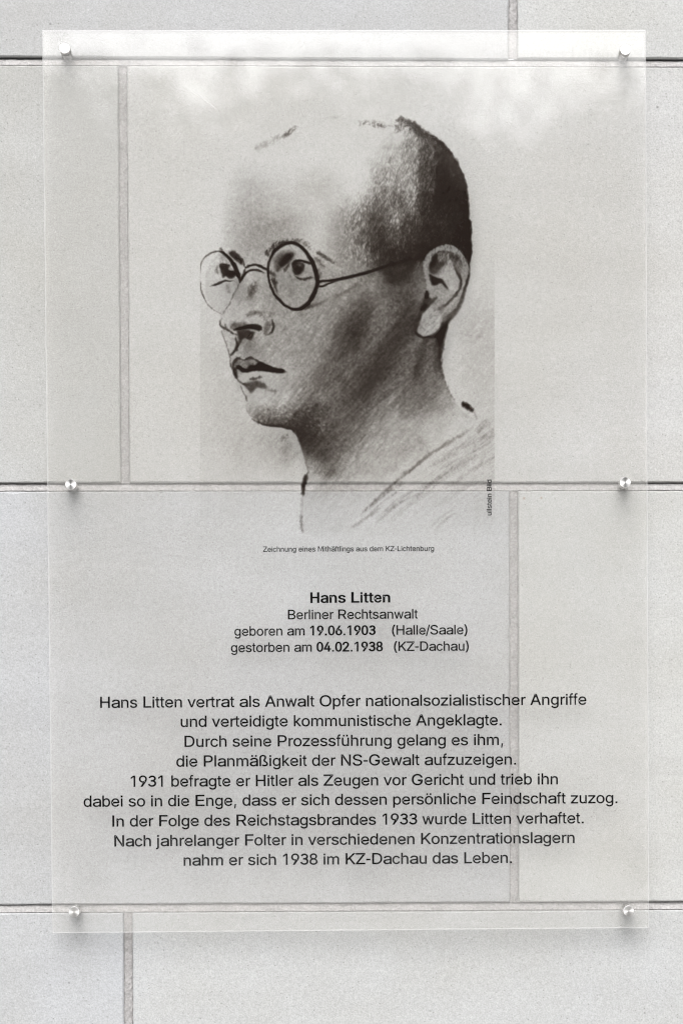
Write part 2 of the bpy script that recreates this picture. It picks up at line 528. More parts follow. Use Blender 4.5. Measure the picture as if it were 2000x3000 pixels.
def pmask(poly, blur=2.0, smooth=True):
    P = np.array(poly, float)
    if smooth:
        Q = np.vstack([P[-1:], P, P[:2]])
        P = []
        for i in range(1, len(Q) - 2):
            a, b, c, d = Q[i - 1], Q[i], Q[i + 1], Q[i + 2]
            for t in np.linspace(0, 1, 6, endpoint=False):
                P.append(0.5 * (2 * b + (c - a) * t + (2 * a - 5 * b + 4 * c - d) * t * t + (3 * b - a - 3 * c + d) * t ** 3))
        P = np.array(P)
    ins = np.zeros(GX.shape, bool)
    for (x1, y1), (x2, y2) in zip(P, np.roll(P, -1, 0)):
        if y1 == y2:
            continue
        c = ((y1 > GY) != (y2 > GY)) & (GX < (x2 - x1) * (GY - y1) / (y2 - y1) + x1)
        ins ^= c
    return gblur(ins.astype(float), blur)

def draw_portrait():
    rng = np.random.RandomState(5)
    S = GX.shape

    def dirnoise(ang, length, fine):
        n = rng.normal(size=S)
        a = np.zeros(S)
        for t in np.arange(-length, length + 1):
            dx, dy = math.cos(ang) * t, -math.sin(ang) * t
            a += np.roll(n, (int(round(dy)), int(round(dx))), (0, 1)) * math.exp(-2.0 * (t / (length + .5)) ** 2)
        a = gblur(a, fine)
        return a / a.std()

    # tones read off at points inside the head (x, y, grey of the print on a 200 ground)
    rows = {
        345: '1000 198 1080 195 1150 185 1190 150 1215 105',
        370: '1000 198 1080 192 1130 182 1190 165 1230 95 1255 70',
        400: '700 196 800 198 900 200 1000 200 1050 198 1100 192 1150 180 1200 158 1235 100 1260 62',
        425: '700 192 800 196 900 198 1000 198 1060 195 1110 180 1160 172 1210 150 1250 95 1290 50',
        450: '650 195 700 189 750 188 800 190 850 194 900 192 950 193 1050 196 1100 186 1130 165 1150 158 1200 162 1250 95 1300 45 1325 60',
        475: '660 190 720 184 800 188 880 188 960 188 1050 192 1090 185 1130 168 1170 160 1215 140 1255 70 1310 42 1335 60',
        500: '655 190 690 182 740 178 800 183 850 185 900 182 950 180 1000 190 1050 192 1085 182 1100 162 1150 157 1200 150 1250 75 1300 40 1345 55',
        525: '655 186 700 176 800 180 900 178 960 176 1050 190 1085 172 1110 140 1150 155 1200 152 1245 78 1300 36 1355 45',
        550: '655 184 680 178 720 170 750 166 800 176 850 180 900 176 950 172 1000 184 1050 190 1095 180 1120 120 1150 145 1200 148 1240 82 1300 34 1360 38',
        580: '655 184 720 170 800 174 900 178 950 178 1000 178 1060 182 1100 135 1135 125 1168 95 1200 135 1240 65 1300 32 1365 30',
        600: '655 182 700 170 750 165 800 173 850 176 900 180 950 182 1000 176 1050 170 1075 130 1100 105 1135 122 1170 92 1200 112 1240 58 1300 38 1365 28',
        625: '655 180 740 162 800 168 880 176 940 184 1000 160 1040 150 1070 115 1095 70 1120 100 1155 138 1190 105 1240 55 1300 52 1340 40 1368 26',
        650: '655 178 700 168 740 160 800 153 850 160 900 172 950 186 975 160 1000 148 1050 138 1075 92 1100 58 1120 85 1155 118 1200 78 1250 56 1300 58 1350 30',
        675: '655 176 740 152 790 146 850 156 900 178 950 188 980 150 1020 140 1060 125 1085 72 1110 62 1150 95 1200 62 1250 48 1300 50 1350 24',
        700: '655 174 700 165 740 152 780 146 820 152 860 160 900 176 945 188 975 158 1000 146 1050 138 1080 70 1110 58 1150 76 1200 60 1250 46 1290 40 1350 18 1372 18',
        725: '655 176 700 166 740 156 770 156 930 180 970 160 1000 146 1060 138 1095 72 1120 44 1150 62 1200 52 1250 34 1360 16',
        750: '660 176 720 166 745 160 770 160 930 165 960 172 1000 148 1050 142 1085 125 1110 60 1150 48 1200 44 1240 34 1370 18',
        780: '610 178 650 178 740 168 770 165 940 150 975 160 1010 150 1050 142 1090 110 1120 55 1240 105',
        810: '610 180 650 180 740 172 770 160 950 158 990 150 1100 128 1150 70 1190 78 1225 110',
        840: '610 180 650 180 720 160 770 158 850 160 960 160 1010 152 1080 140 1130 115 1170 90 1200 98 1235 118',
        870: '620 182 650 182 720 158 760 158 800 152 850 158 940 152 1000 146 1040 125 1080 105 1130 105 1160 92 1195 80 1230 110',
        900: '640 182 680 174 720 168 760 164 800 156 850 152 900 148 950 152 1000 140 1030 102 1055 68 1085 82 1120 118 1150 115 1178 82 1205 66 1225 70',
        925: '660 176 700 172 750 168 800 156 850 154 900 150 950 148 985 138 1015 85 1045 62 1080 78 1115 115 1145 98 1175 62 1205 60 1225 45',
        950: '665 172 700 172 740 168 800 158 850 156 900 152 950 145 975 130 1000 82 1030 52 1060 68 1095 100 1125 112 1150 72 1175 55 1200 58 1225 30',
        975: '680 168 750 160 820 160 850 160 900 150 950 145 980 105 1005 66 1035 55 1065 75 1100 108 1125 95 1150 55 1180 52 1210 62',
        1000: '680 176 705 140 740 148 780 158 830 162 860 152 900 150 935 148 960 128 985 85 1010 62 1040 62 1070 92 1100 106 1125 72 1150 48 1180 56 1205 80 1222 110 1245 60',
        1025: '680 178 700 150 730 138 760 146 800 160 850 154 900 150 930 142 955 112 980 86 1010 72 1040 82 1070 102 1095 85 1120 50 1150 56 1180 82 1205 112 1228 72 1250 75 1290 40',
        1050: '700 165 740 160 780 152 830 156 880 150 915 148 945 116 975 98 1005 86 1045 102 1075 95 1100 54 1125 52 1150 68 1175 92 1205 116 1228 62 1255 105 1285 62',
        1075: '700 150 850 165 890 150 920 122 950 104 980 98 1020 102 1050 90 1080 62 1105 52 1130 62 1160 90 1195 112 1225 74 1255 112 1290 80',
        1100: '720 180 790 175 860 165 890 146 915 118 945 106 985 104 1020 98 1050 74 1080 52 1105 60 1135 82 1165 104 1195 104 1222 88 1255 116 1290 120',
        1125: '710 184 790 172 850 158 890 138 920 112 955 108 985 104 1015 90 1045 66 1075 56 1100 76 1135 100 1165 114 1195 106 1225 96 1260 120 1300 135',
        1150: '730 184 780 178 830 172 865 152 895 128 930 118 965 108 995 92 1025 78 1050 62 1080 72 1110 94 1145 118 1180 118 1205 106 1235 112 1270 128 1310 150',
        1175: '735 182 780 178 830 170 870 142 900 108 935 108 970 104 1000 86 1030 76 1060 84 1090 96 1120 108 1150 134 1190 118 1220 118 1260 134 1315 160',
        1200: '735 172 770 170 810 162 845 130 875 88 905 66 930 58 955 92 985 98 1015 94 1045 104 1075 104 1100 110 1130 146 1170 132 1200 118 1240 138 1290 156 1340 178',
        1215: '740 140 765 130 790 108 815 128 840 98 870 62 900 54 925 44 950 72 980 96 1010 100 1060 112 1110 136 1150 162 1200 150 1250 166 1310 178',
        1232: '748 122 770 86 795 58 820 66 850 46 880 38 905 34 928 52 950 98 980 96 1010 98 1060 118 1110 156 1160 166 1220 165 1280 180',
        1250: '850 45 870 42 895 42 920 62 945 96 970 88 1000 92 1030 108 1060 128 1110 162 1180 170 1260 182 1340 190',
        1270: '872 48 895 42 920 44 945 68 970 82 1000 92 1030 115 1065 142 1110 162 1180 168 1250 182 1330 190',
        1300: '890 52 908 44 930 62 955 82 985 94 1010 112 1040 138 1080 160 1150 168 1220 166 1280 186',
        1325: '895 118 912 70 930 56 955 82 980 102 1005 128 1040 152 1090 166 1160 170 1230 176',
        1350: '900 160 925 128 948 84 968 90 990 132 1020 158 1080 170 1160 176 1240 184',
        1370: '900 176 935 160 965 108 985 150 1020 170 1100 176 1200 184',
        1420: '920 182 980 180 1060 184 1150 188', 1500: '920 188 1000 190 1080 192', 1560: '920 194 1050 196'}
    pts = []
    for y, s in rows.items():
        v = [float(q) for q in s.split()]
        pts += [(v[i], y, v[i + 1]) for i in range(0, len(v), 2)]
    pts = np.array(pts)
    # normalised kernel interpolation on a coarse lattice, then upsampled
    st = 2
    cgx, cgy = GX[::st, ::st], GY[::st, ::st]
    num = np.zeros(cgx.shape)
    den = np.zeros(cgx.shape)
    for x, y, v in pts:
        d2 = (cgx - x) ** 2 / 14.5 ** 2 + (cgy - y) ** 2 / 14.0 ** 2
        w = np.exp(-0.5 * d2) + 1e-5 / (1 + d2) ** 2
        num += w * v
        den += w
    co = num / den
    iy = np.clip((np.arange(S[0]) / st), 0, co.shape[0] - 1.001)
    ix = np.clip((np.arange(S[1]) / st), 0, co.shape[1] - 1.001)
    y0, x0 = iy.astype(int), ix.astype(int)
    fy, fx = (iy - y0)[:, None], (ix - x0)[None, :]
    tone = (co[y0][:, x0] * (1 - fy) * (1 - fx) + co[y0 + 1][:, x0] * fy * (1 - fx) +
            co[y0][:, x0 + 1] * (1 - fy) * fx + co[y0 + 1][:, x0 + 1] * fy * fx)

    tone_soft = gblur(tone, 16)
    # the ground of the print: a faint tint with cut sides, fading out above and below
    up = np.clip((GY - 640) / 300, 0, 1) * np.clip((1590 - GY) / 260, 0, 1)
    side = np.clip((GX - 900) / 550, 0, 1)
    G = 200 - 7 * up - 6 * side * up * np.clip((GY - 800) / 150, 0, 1) * np.clip((1450 - GY) / 300, 0, 1)
    G -= 8 * np.exp(-((GX - 1400) ** 2) / 60 ** 2 - ((GY - 930) ** 2) / 170 ** 2)
    G -= 11 * np.exp(-((GX - 690) ** 2) / 75 ** 2 - ((GY - 1030) ** 2) / 220 ** 2)

    head = [(652, 700), (650, 640), (651, 580), (660, 520), (682, 466), (712, 430), (750, 402), (790, 380), (830, 364), (880, 352),
            (960, 342), (1045, 335), (1100, 338), (1165, 346), (1210, 360), (1250, 385), (1290, 411), (1320, 441), (1341, 475),
            (1356, 505), (1368, 540), (1373, 580), (1375, 620), (1377, 700), (1381, 725), (1378, 755), (1374, 775), (1375, 808),
            (1368, 840), (1357, 880), (1344, 910), (1328, 930), (1311, 950), (1306, 975), (1293, 1010), (1288, 1060), (1293, 1095),
            (1306, 1130), (1326, 1170), (1350, 1200), (1385, 1225), (1375, 1262), (1280, 1320), (1210, 1375), (1150, 1425), (1080, 1500),
            (1030, 1580), (890, 1580), (884, 1500), (890, 1440), (903, 1390), (898, 1365), (888, 1335), (880, 1305), (868, 1275),
            (850, 1258), (812, 1249), (768, 1243), (742, 1228), (726, 1205), (721, 1180), (714, 1152), (703, 1125), (690, 1105),
            (682, 1085), (676, 1065), (676, 1042), (665, 1012), (655, 985), (648, 960), (646, 940), (648, 924), (622, 900), (602, 865),
            (600, 810), (615, 765), (640, 742)]
    hm = pmask(head, 2.2, False)
    # the forehead and crown fade into the paper, the rest has an edge
    soft = pmask(head, 14, False)
    wsoft = np.clip((760 - GY) / 60, 0, 1) * np.clip((1150 - GX) / 80, 0, 1)
    wneck = np.clip((GY - 1380) / 60, 0, 1)
    wsoft = np.maximum(wsoft, wneck)
    m = hm * (1 - wsoft) + soft * wsoft
    tone = tone * (1 - wsoft) + tone_soft * wsoft
    tone = tone + .17 * np.clip(150 - tone, 0, 150) * np.clip((GY - 790) / 80, 0, 1)
    G = G * (1 - m) + np.minimum(tone, 201) * m
    # soft grey smudged into the paper below the jaw
    G -= 20 * np.exp(-((GX - 838) / 42) ** 2 - ((GY - 1318) / 52) ** 2) * (1 - hm)
    G -= 10 * np.exp(-((GX - 760) / 90) ** 2 - ((GY - 1310) / 70) ** 2) * (1 - hm)

    def blend(mk, v):
        nonlocal G
        G = G * (1 - mk) + v * mk

    def area(poly, v, blur=2.5, k=1.0):
        blend(pmask(poly, blur) * k, v)

    def stroke(P, w, v, soft=1.1, k=1.0, rough=0.0, taper=True):
        C = spline(P)
        n = len(C)
        if np.isscalar(w):
            w = [w] * 2
        if np.isscalar(v):
            v = [v] * 2
        W = np.interp(np.linspace(0, 1, n), np.linspace(0, 1, len(w)), w)
        V = np.interp(np.linspace(0, 1, n), np.linspace(0, 1, len(v)), v)
        if taper:
            e = np.clip(np.minimum(np.arange(n), np.arange(n)[::-1]) / (0.12 * n) * .6 + .4, 0, 1)
            W = W * e
        pad = W.max() + 4
        x0 = max(int((C[:, 0].min() - pad - PX0) / PST), 0)
        x1 = min(int((C[:, 0].max() + pad - PX0) / PST) + 2, S[1])
        y0 = max(int((C[:, 1].min() - pad - PY0) / PST), 0)
        y1 = min(int((C[:, 1].max() + pad - PY0) / PST) + 2, S[0])
        if x1 <= x0 or y1 <= y0:
            return
        gx, gy = GX[y0:y1, x0:x1], GY[y0:y1, x0:x1]
        best = np.full(gx.shape, 1e9)
        val = np.zeros(gx.shape)
        for (cx, cy), ww, vv in zip(C, W, V):
            d = np.hypot(gx - cx, gy - cy) - ww / 2
            b = d < best
            best = np.where(b, d, best)
            val = np.where(b, vv, val)
        if rough:
            best = best + rough * (1.5 + .10 * W.max()) * ROUGH[y0:y1, x0:x1]
            soft = soft * 1.25
        soft = soft * 1.35 + .2
        mk = np.clip(0.5 - best / (2 * soft), 0, 1)
        mk = mk * mk * (3 - 2 * mk) * k
        sub = G[y0:y1, x0:x1]
        G[y0:y1, x0:x1] = sub * (1 - mk) + np.minimum(val, sub) * mk

    ROUGH = dirnoise(1.15, 2, 1.2)
    HATCH = dirnoise(0.72, 7, 1.0)

    # ---- hair line and crown ----
    stroke([(900, 349), (955, 345), (1000, 340), (1045, 335)], 4, 140, 1.6, rough=.4)
    for i in range(70):
        t_ = rng.rand()
        cx_, cy_ = 745 + 125 * t_ + rng.normal() * 4, 436 - 62 * t_ + rng.normal() * 6
        ln = rng.uniform(5, 12)
        stroke([(cx_ - ln * .7, cy_ + ln * .6), (cx_ + ln * .7, cy_ - ln * .6)], [2, 4, 2], 155 - 62 * np.exp(-((t_ - .82) / .12) ** 2) + rng.uniform(-8, 8), 1.6, .7, .5)
    for i in range(48):
        t_ = rng.rand()
        cx_, cy_ = 1052 + 120 * t_ + rng.normal() * 4, 354 + 20 * t_ + rng.normal() * 5
        stroke([(cx_ - 3, cy_ + 4), (cx_ + 3, cy_ - 4)], [2, 4, 2], 145 - 35 * rng.rand(), 1.6, .8, .5)
    for i in range(70):
        t_ = rng.rand() ** .8
        cx_, cy_ = 1163 + 70 * t_ + rng.normal() * 4, 341 + 38 * t_ * t_ + 6 * t_ + rng.exponential(7)
        stroke([(cx_ - 3, cy_ + 6), (cx_ + 4, cy_ - 6)], [2, 5, 2], 105 + 45 * rng.rand(), 1.5, .7, .5)
    area([(1165, 344), (1185, 346), (1210, 358), (1235, 375), (1200, 382), (1185, 362)], 95, 5, .6)
    area([(1190, 350), (1235, 372), (1280, 402), (1315, 436), (1345, 480), (1330, 485), (1290, 440), (1240, 400), (1205, 380)], 52, 5, .6)
    area([(1335, 715), (1330, 690), (1377, 640), (1381, 725), (1378, 758), (1368, 764), (1356, 738), (1345, 724)], 20, 2)
    # ---- far lens, brow and eye ----
    stroke([(651, 922), (640, 915), (625, 906), (610, 893), (598, 872), (590, 850), (585, 828), (584, 805), (586, 785), (592, 765), (601, 752), (613, 743), (627, 737), (641, 735)],
           [2.2, 2.2, 2.6, 3.4, 2.6, 3, 4, 5], [140, 130, 110, 90, 110, 95, 80, 55], rough=.25)
    stroke([(641, 735), (652, 739), (664, 748), (674, 759), (684, 773), (692, 790), (698, 806), (703, 826)], [6, 8, 9, 10, 12, 13, 12, 5], [40, 28, 18, 14, 10, 10, 14, 20], rough=.12)
    stroke([(645, 728), (650, 733)], 7, 75, 2, .8)
    area([(670, 738), (684, 734), (698, 744), (709, 758), (714, 772), (704, 772), (694, 764), (680, 754)], 34, 2.5, .9)
    stroke([(708, 757), (714, 770), (718, 785)], [7, 5, 4], [70, 85, 90], rough=.4)
    stroke([(717, 788), (713, 802), (706, 816), (702, 828)], [5, 5, 4, 4], 38)
    stroke([(702, 826), (694, 846), (684, 862), (672, 890), (661, 905), (651, 922)], [3, 2.5, 2.2], [100, 118, 130], rough=.3)
    stroke([(648, 750), (658, 758), (670, 770)], 18, 128, 6, .5, .9)
    area([(643, 776), (655, 770), (674, 776), (670, 786), (682, 792), (691, 794), (690, 806), (682, 814), (668, 813), (660, 806), (654, 814), (649, 800)], 40, 2.2, .95)
    stroke([(672, 800), (682, 802)], 14, 24, 3)
    stroke([(675, 788), (678, 790)], 8, 125, 2)
    blend(np.exp(-((GX - 676) ** 2 + (GY - 788) ** 2) / 20) * .7, 150)
    stroke([(634, 782), (636, 798)], 8, 108, 3, .8, .5)
    stroke([(614, 838), (630, 834), (645, 827), (660, 822), (673, 823), (686, 821)], [2, 5, 6, 5, 4, 2], [120, 45, 34, 40, 80, 120])
    stroke([(667, 836), (671, 856)], [12, 7], 126, 4, .8, .4)
    # ---- bridge of the spectacles ----
    stroke([(718, 784), (733, 777), (748, 775), (760, 778), (772, 784), (786, 790)], [7, 6, 5, 7, 6, 5], 26, rough=.15)
    stroke([(704, 826), (714, 806), (724, 796), (736, 791), (752, 791), (762, 793), (774, 799)], [4, 7, 6, 5, 5, 5, 3], [30, 26, 24, 26, 30, 40, 80])
    # ---- near brow ----
    stroke([(781, 733), (784, 742), (787, 752)], [4, 9, 5], 58, 2, .9, .5)
    stroke([(793, 728), (806, 720), (822, 713), (842, 707)], [8, 10, 8, 5], 62, 3, .8, .8)
    stroke([(800, 716), (803, 728)], 6, 50, 2, .9, .5)
    stroke([(860, 706), (880, 708), (897, 716), (905, 727)], [8, 10, 9, 5], 96, 4, .75, .9)
    stroke([(928, 738), (945, 747), (960, 757), (978, 768)], [7, 9, 9, 4], [95, 78, 74, 90], 3, .85, .7)
    stroke([(924, 756), (936, 768), (946, 784)], [12, 13, 8], [72, 88, 120], 5, .7, .7)
    stroke([(930, 790), (937, 802), (934, 814)], [9, 10, 6], [92, 88, 115], 4, .7, .6)
    for bx, by, dx, dy, v in ((800, 720, 2, -9, 60), (808, 716, 3, -9, 55), (816, 712, 4, -9, 60), (826, 709, 4, -8, 60), (838, 706, 4, -7, 70), (852, 705, 5, -7, 60),
                              (864, 705, 6, -6, 70), (876, 707, 7, -6, 80), (890, 711, 8, -5, 90), (782, 740, -3, -9, 70), (790, 736, -1, -10, 75), (905, 722, 8, -3, 110),
                              (934, 744, 9, 2, 80), (945, 752, 10, 3, 78), (956, 760, 10, 4, 82), (928, 760, 9, 4, 80), (938, 772, 9, 6, 88), (966, 766, 9, 5, 95)):
        stroke([(bx, by), (bx + dx, by + dy)], [4, 2], v, 1.6, .75, .4)
    # ---- near lens: what shows through it, then its rim ----
    area([(790, 745), (850, 712), (900, 745), (925, 800), (918, 860), (870, 902), (820, 880), (790, 820)], 154, 4, .6)
    area([(804, 757), (818, 743), (836, 737), (853, 736), (866, 745), (857, 757), (849, 770), (837, 779), (824, 786), (812, 792), (804, 782)], 82, 4.5, .85)
    area([(818, 768), (828, 752), (845, 742), (857, 747), (848, 762), (836, 774), (822, 781)], 16, 3.5, .95)
    stroke([(832, 793), (838, 785), (846, 774)], [8, 6, 3], 48, 2, .9, .3)
    stroke([(811, 792), (816, 782)], 7, 62, 2.5, .8)
    stroke([(790, 797), (800, 803), (806, 812)], [9, 9, 5], [50, 56, 100], 3, .8, .4)
    stroke([(797, 813), (804, 828), (808, 846), (814, 862)], [12, 12, 7, 3], [58, 44, 66, 110], 3, .85, .4)
    blend(np.exp(-(((GX - 845) / 26) ** 2 + ((GY - 852) / 24) ** 2)) * .3, 125)
    area([(855, 773), (866, 766), (882, 768), (892, 776), (889, 792), (881, 802), (866, 804), (859, 796)], 42, 1.8)
    blend(np.clip(1.4 - np.hypot(GX - 873, GY - 787) / 8.5, 0, 1), 8)
    blend(np.exp(-(((GX - 878) / 5) ** 2 + ((GY - 775) / 4) ** 2)) * .85, 118)
    stroke([(855, 774), (864, 765), (880, 763), (896, 767), (911, 772)], [6, 7, 7, 7, 8], 18, rough=.1)
    stroke([(862, 806), (874, 815), (890, 817), (903, 814), (916, 812)], [3, 6, 6, 6, 4], [90, 52, 56, 60, 75], 1.6, .95, .25)
    stroke([(846, 803), (853, 812)], 5, 125, 2, .7)
    rim = [(812, 872), (803, 860), (795, 843), (789, 825), (785.5, 805), (785, 786), (788, 767), (795, 749), (804, 734), (818, 723),
           (835, 714), (852, 710), (871, 715), (888, 728), (902, 747), (915, 767), (922, 787), (927, 806), (930, 826), (925, 846),
           (915, 868), (902, 888), (886, 901), (869, 906), (852, 903), (832, 892), (812, 872)]
    stroke(rim, [7, 6, 6.5, 6, 6, 6, 6, 8, 11, 10, 9, 9, 10, 9, 10, 12, 12, 12, 12, 12, 13, 12, 11, 9, 7, 7, 7], 10, 1.2, 1, .06, False)
    stroke([(884, 730), (896, 747), (906, 763)], 2.2, 100, 1.0, .0)
    blend(np.clip(1 - np.abs((GX - 893) * .80 - (GY - 742) * .60) / 2.2, 0, 1) * (np.abs((GX - 893) * .6 + (GY - 742) * .8) < 18) * .45, 95)
    # ---- temple arm ----
    stroke([(932, 826), (945, 823), (970, 821), (1000, 816), (1059, 802), (1117, 784), (1176, 766), (1244, 751)], [8, 6, 7, 9, 9, 9, 7, 5], [8, 10, 8, 6, 5, 6, 10, 28], 1.2, 1, .05)
    stroke([(932, 838), (945, 838), (958, 832), (990, 821)], [5, 5, 5, 4], [12, 24, 30, 20])
    stroke([(1165, 766), (1195, 758)], 2, 110, .9, 0)
    area([(1137, 806), (1172, 788), (1216, 774), (1204, 800), (1175, 822), (1140, 830)], 58, 5, .75)
    stroke([(1064, 814), (1045, 832), (1018, 852), (990, 864), (975, 862)], [5, 8, 9, 10, 6], [125, 108, 102, 110, 130], 3, .7, .6)
    stroke([(893, 903), (915, 896), (940, 888), (965, 872)], [8, 9, 8, 5], [60, 85, 105, 130], 3, .8, .5)
    # ---- nose ----
    stroke([(728, 874), (735, 858), (744, 840), (753, 824)], [10, 17, 17, 8], [125, 92, 92, 118], 4.5, .8, .5)
    stroke([(724, 923), (738, 918), (752, 915), (765, 920), (774, 932)], [5, 10, 12, 12, 8], [112, 104, 100, 108, 118], 3.5, .75, .9)
    stroke([(770, 905), (785, 915), (790, 925)], 16, 135, 6, .5, .7)
    stroke([(786, 942), (780, 960), (777, 978)], [13, 18, 11], 92, 4.5, .75, .5)
    stroke([(797, 937), (801, 955), (797, 970), (788, 978), (778, 983)], [5, 7, 6, 5, 4], [70, 45, 55, 75, 90], 1.8, .95, .3)
    area([(678, 948), (690, 945), (705, 946), (712, 940), (725, 950), (715, 960), (690, 966), (676, 962)], 88, 3, .75)
    stroke([(686, 966), (700, 963), (715, 960), (730, 957), (745, 957), (757, 960), (764, 964)], [7, 10, 12, 14, 16, 16, 14], 5, 2, 1, .06)
    area([(699, 967), (741, 970), (741, 984), (733, 996), (722, 990), (712, 992), (704, 1004), (699, 990)], 42, 2.5, .95)
    stroke([(648, 932), (645, 944), (649, 956), (659, 962), (670, 968), (683, 976), (698, 981)], [3, 4, 5, 7, 5, 4, 5], [90, 80, 70, 62, 72, 80, 75], 1.6, .9, .3)
    stroke([(660, 950), (661, 960)], 5, 80, 2, .8)
    stroke([(690, 985), (693, 1000), (696, 1011), (691, 1023), (683, 1033), (676, 1041)], [4, 5, 8, 8, 6, 5], [80, 50, 34, 34, 40, 60], 1.5, .95, .2)
    stroke([(703, 1000), (697, 1012)], [7, 6], 48, 2, .85, .3)
    stroke([(649, 968), (654, 985), (661, 1005), (668, 1025), (674, 1045), (675, 1065), (681, 1083)], [2.5, 3, 2.5, 3, 4, 4, 5], [130, 120, 135, 120, 95, 88, 70], 1.4, .85, .4)
    stroke([(815, 945), (828, 962), (840, 980), (850, 1000)], 14, 128, 6, .5, .5)
    # ---- mouth ----
    area([(684, 1070), (697, 1051), (712, 1056), (730, 1051), (758, 1062), (800, 1078), (760, 1080), (700, 1084)], 124, 3, .7)
    stroke([(681, 1076), (684, 1065), (690, 1056), (699, 1049), (707, 1053), (715, 1054), (724, 1050), (731, 1048), (744, 1052), (755, 1058), (768, 1066)],
           [6, 8, 8, 7, 4, 5, 6, 8, 5, 6, 9], [66, 52, 52, 50, 80, 64, 56, 50, 64, 55, 40], 1.7, .95, .25)
    stroke([(727, 1052), (727, 1066)], 7, 88, 3, .6, .6)
    area([(692, 1071), (702, 1069), (711, 1077), (723, 1079), (733, 1069), (750, 1068), (758, 1060), (773, 1063), (790, 1071), (810, 1078), (826, 1080),
          (834, 1085), (832, 1091), (818, 1093), (795, 1090), (770, 1087), (750, 1086), (736, 1088), (720, 1092), (707, 1089), (699, 1082), (692, 1080)], 12, 1.4)
    stroke([(733, 1074), (742, 1066)], 7, 60, 2.5, .5)
    stroke([(684, 1076), (688, 1088), (690, 1098), (693, 1108)], [9, 11, 10, 6], [44, 30, 38, 60], 1.8, .95, .15)
    stroke([(831, 1089), (841, 1089)], [6, 3], [60, 120], 1.5, .8)
    stroke([(694, 1109), (703, 1118), (712, 1123), (722, 1127)], [4, 4, 5, 6], [110, 95, 88, 72], 1.6, .85, .3)
    area([(715, 1123), (730, 1119), (748, 1115), (762, 1118), (776, 1126), (777, 1137), (766, 1137), (757, 1132), (748, 1138), (741, 1147), (734, 1150), (728, 1142), (720, 1134)], 74, 2.6, .85)
    stroke([(733, 1111), (748, 1109), (762, 1105), (773, 1103)], [7, 7, 5, 3], [88, 72, 80, 120], 2, .85, .5)
    stroke([(772, 1132), (786, 1141), (800, 1146), (808, 1143)], [10, 8, 8, 6], [100, 118, 112, 120], 4, .6, .7)
    stroke([(704, 1126), (708, 1140), (714, 1151), (721, 1164), (723, 1176)], [2, 3, 2.5, 4, 3], [140, 105, 130, 98, 120], 1.4, .8, .3)
    stroke([(721, 1188), (724, 1204), (734, 1220)], 2.5, 150, 1.5, .7)
    stroke([(738, 1228), (765, 1240), (795, 1246), (825, 1249), (855, 1257)], [5, 6, 7, 7, 6], [78, 52, 32, 34, 44], 2, .85, .4)
    # ---- ear ----
    area([(1238, 780), (1241, 765), (1250, 746), (1265, 731), (1285, 720), (1310, 715), (1330, 720), (1345, 731), (1357, 745), (1367, 762), (1374, 782),
          (1373, 802), (1366, 822), (1360, 842), (1352, 866), (1342, 890), (1330, 908), (1312, 922), (1302, 938), (1288, 958), (1272, 974),
          (1250, 983), (1235, 982), (1223, 974), (1223, 960), (1230, 940), (1236, 920), (1250, 904), (1262, 890), (1250, 868), (1249, 845), (1246, 815)], 152, 1.5)
    area([(1236, 925), (1262, 905), (1292, 912), (1290, 940), (1262, 972), (1230, 975)], 164, 6, .8)
    area([(1282, 738), (1300, 735), (1322, 742), (1342, 757), (1352, 778), (1348, 800), (1334, 785), (1322, 762), (1305, 775), (1290, 788), (1280, 800), (1262, 800), (1256, 785), (1262, 762)], 112, 3, .8)
    area([(1282, 740), (1268, 752), (1259, 769), (1256, 788), (1262, 799), (1275, 799), (1287, 788), (1300, 776), (1298, 766), (1284, 764), (1281, 750)], 62, 2.6, .8)
    area([(1281, 744), (1268, 754), (1260, 770), (1260, 784), (1272, 778), (1279, 764)], 24, 3, .85)
    area([(1258, 803), (1270, 809), (1285, 815), (1297, 818), (1303, 829), (1311, 843), (1302, 838), (1292, 828), (1280, 833), (1267, 834), (1261, 822)], 26, 1.8, .95)
    stroke([(1300, 833), (1308, 842), (1313, 848)], 4, 90, 1.8, .7)
    stroke([(1282, 739), (1298, 735), (1315, 738), (1333, 746), (1345, 760), (1353, 776)], [5, 5, 6, 7, 6, 5], [60, 88, 88, 72, 88, 92], 1.8, .85, .4)
    area([(1316, 742), (1335, 748), (1342, 760), (1328, 760), (1318, 754)], 66, 3, .8)
    blend(np.exp(-(((GX - 1302) / 9) ** 2 + ((GY - 750) / 9) ** 2)) * .6, 132)
    area([(1300, 790), (1316, 775), (1330, 795), (1342, 820), (1340, 850), (1322, 860), (1310, 835), (1292, 812)], 168, 4, .85)
    stroke([(1328, 770), (1335, 790), (1344, 805), (1350, 821), (1349, 836), (1343, 851), (1332, 866), (1318, 880), (1307, 891), (1292, 901)],
           [5, 6, 8, 8, 7, 7, 7, 7, 7, 8], [110, 78, 64, 60, 58, 62, 66, 70, 76, 84], 1.8, .92, .25)
    stroke([(1284, 906), (1294, 900), (1299, 898)], [10, 9, 7], 92, 3.5, .8, .5)
    stroke([(1366, 762), (1374, 780), (1375, 798), (1371, 815), (1364, 832), (1357, 852), (1349, 874), (1340, 894), (1328, 912)], [3, 3.5, 4, 4, 5, 4, 3.5, 3, 3], [95, 84, 98, 88, 66, 74, 88, 98, 120], 1.3, .9, .2)
    stroke([(1250, 846), (1262, 860), (1276, 866)], 3, 135, 2, .6)
    area([(1250, 850), (1255, 862), (1260, 874), (1282, 868), (1270, 884), (1260, 893), (1248, 906), (1236, 913), (1228, 906), (1236, 893), (1241, 872)], 62, 2.6, .85)
    area([(1249, 851), (1255, 863), (1253, 874), (1243, 876), (1243, 866)], 14, 1.6)
    area([(1240, 890), (1252, 892), (1246, 905), (1234, 912), (1229, 905)], 24, 2.4)
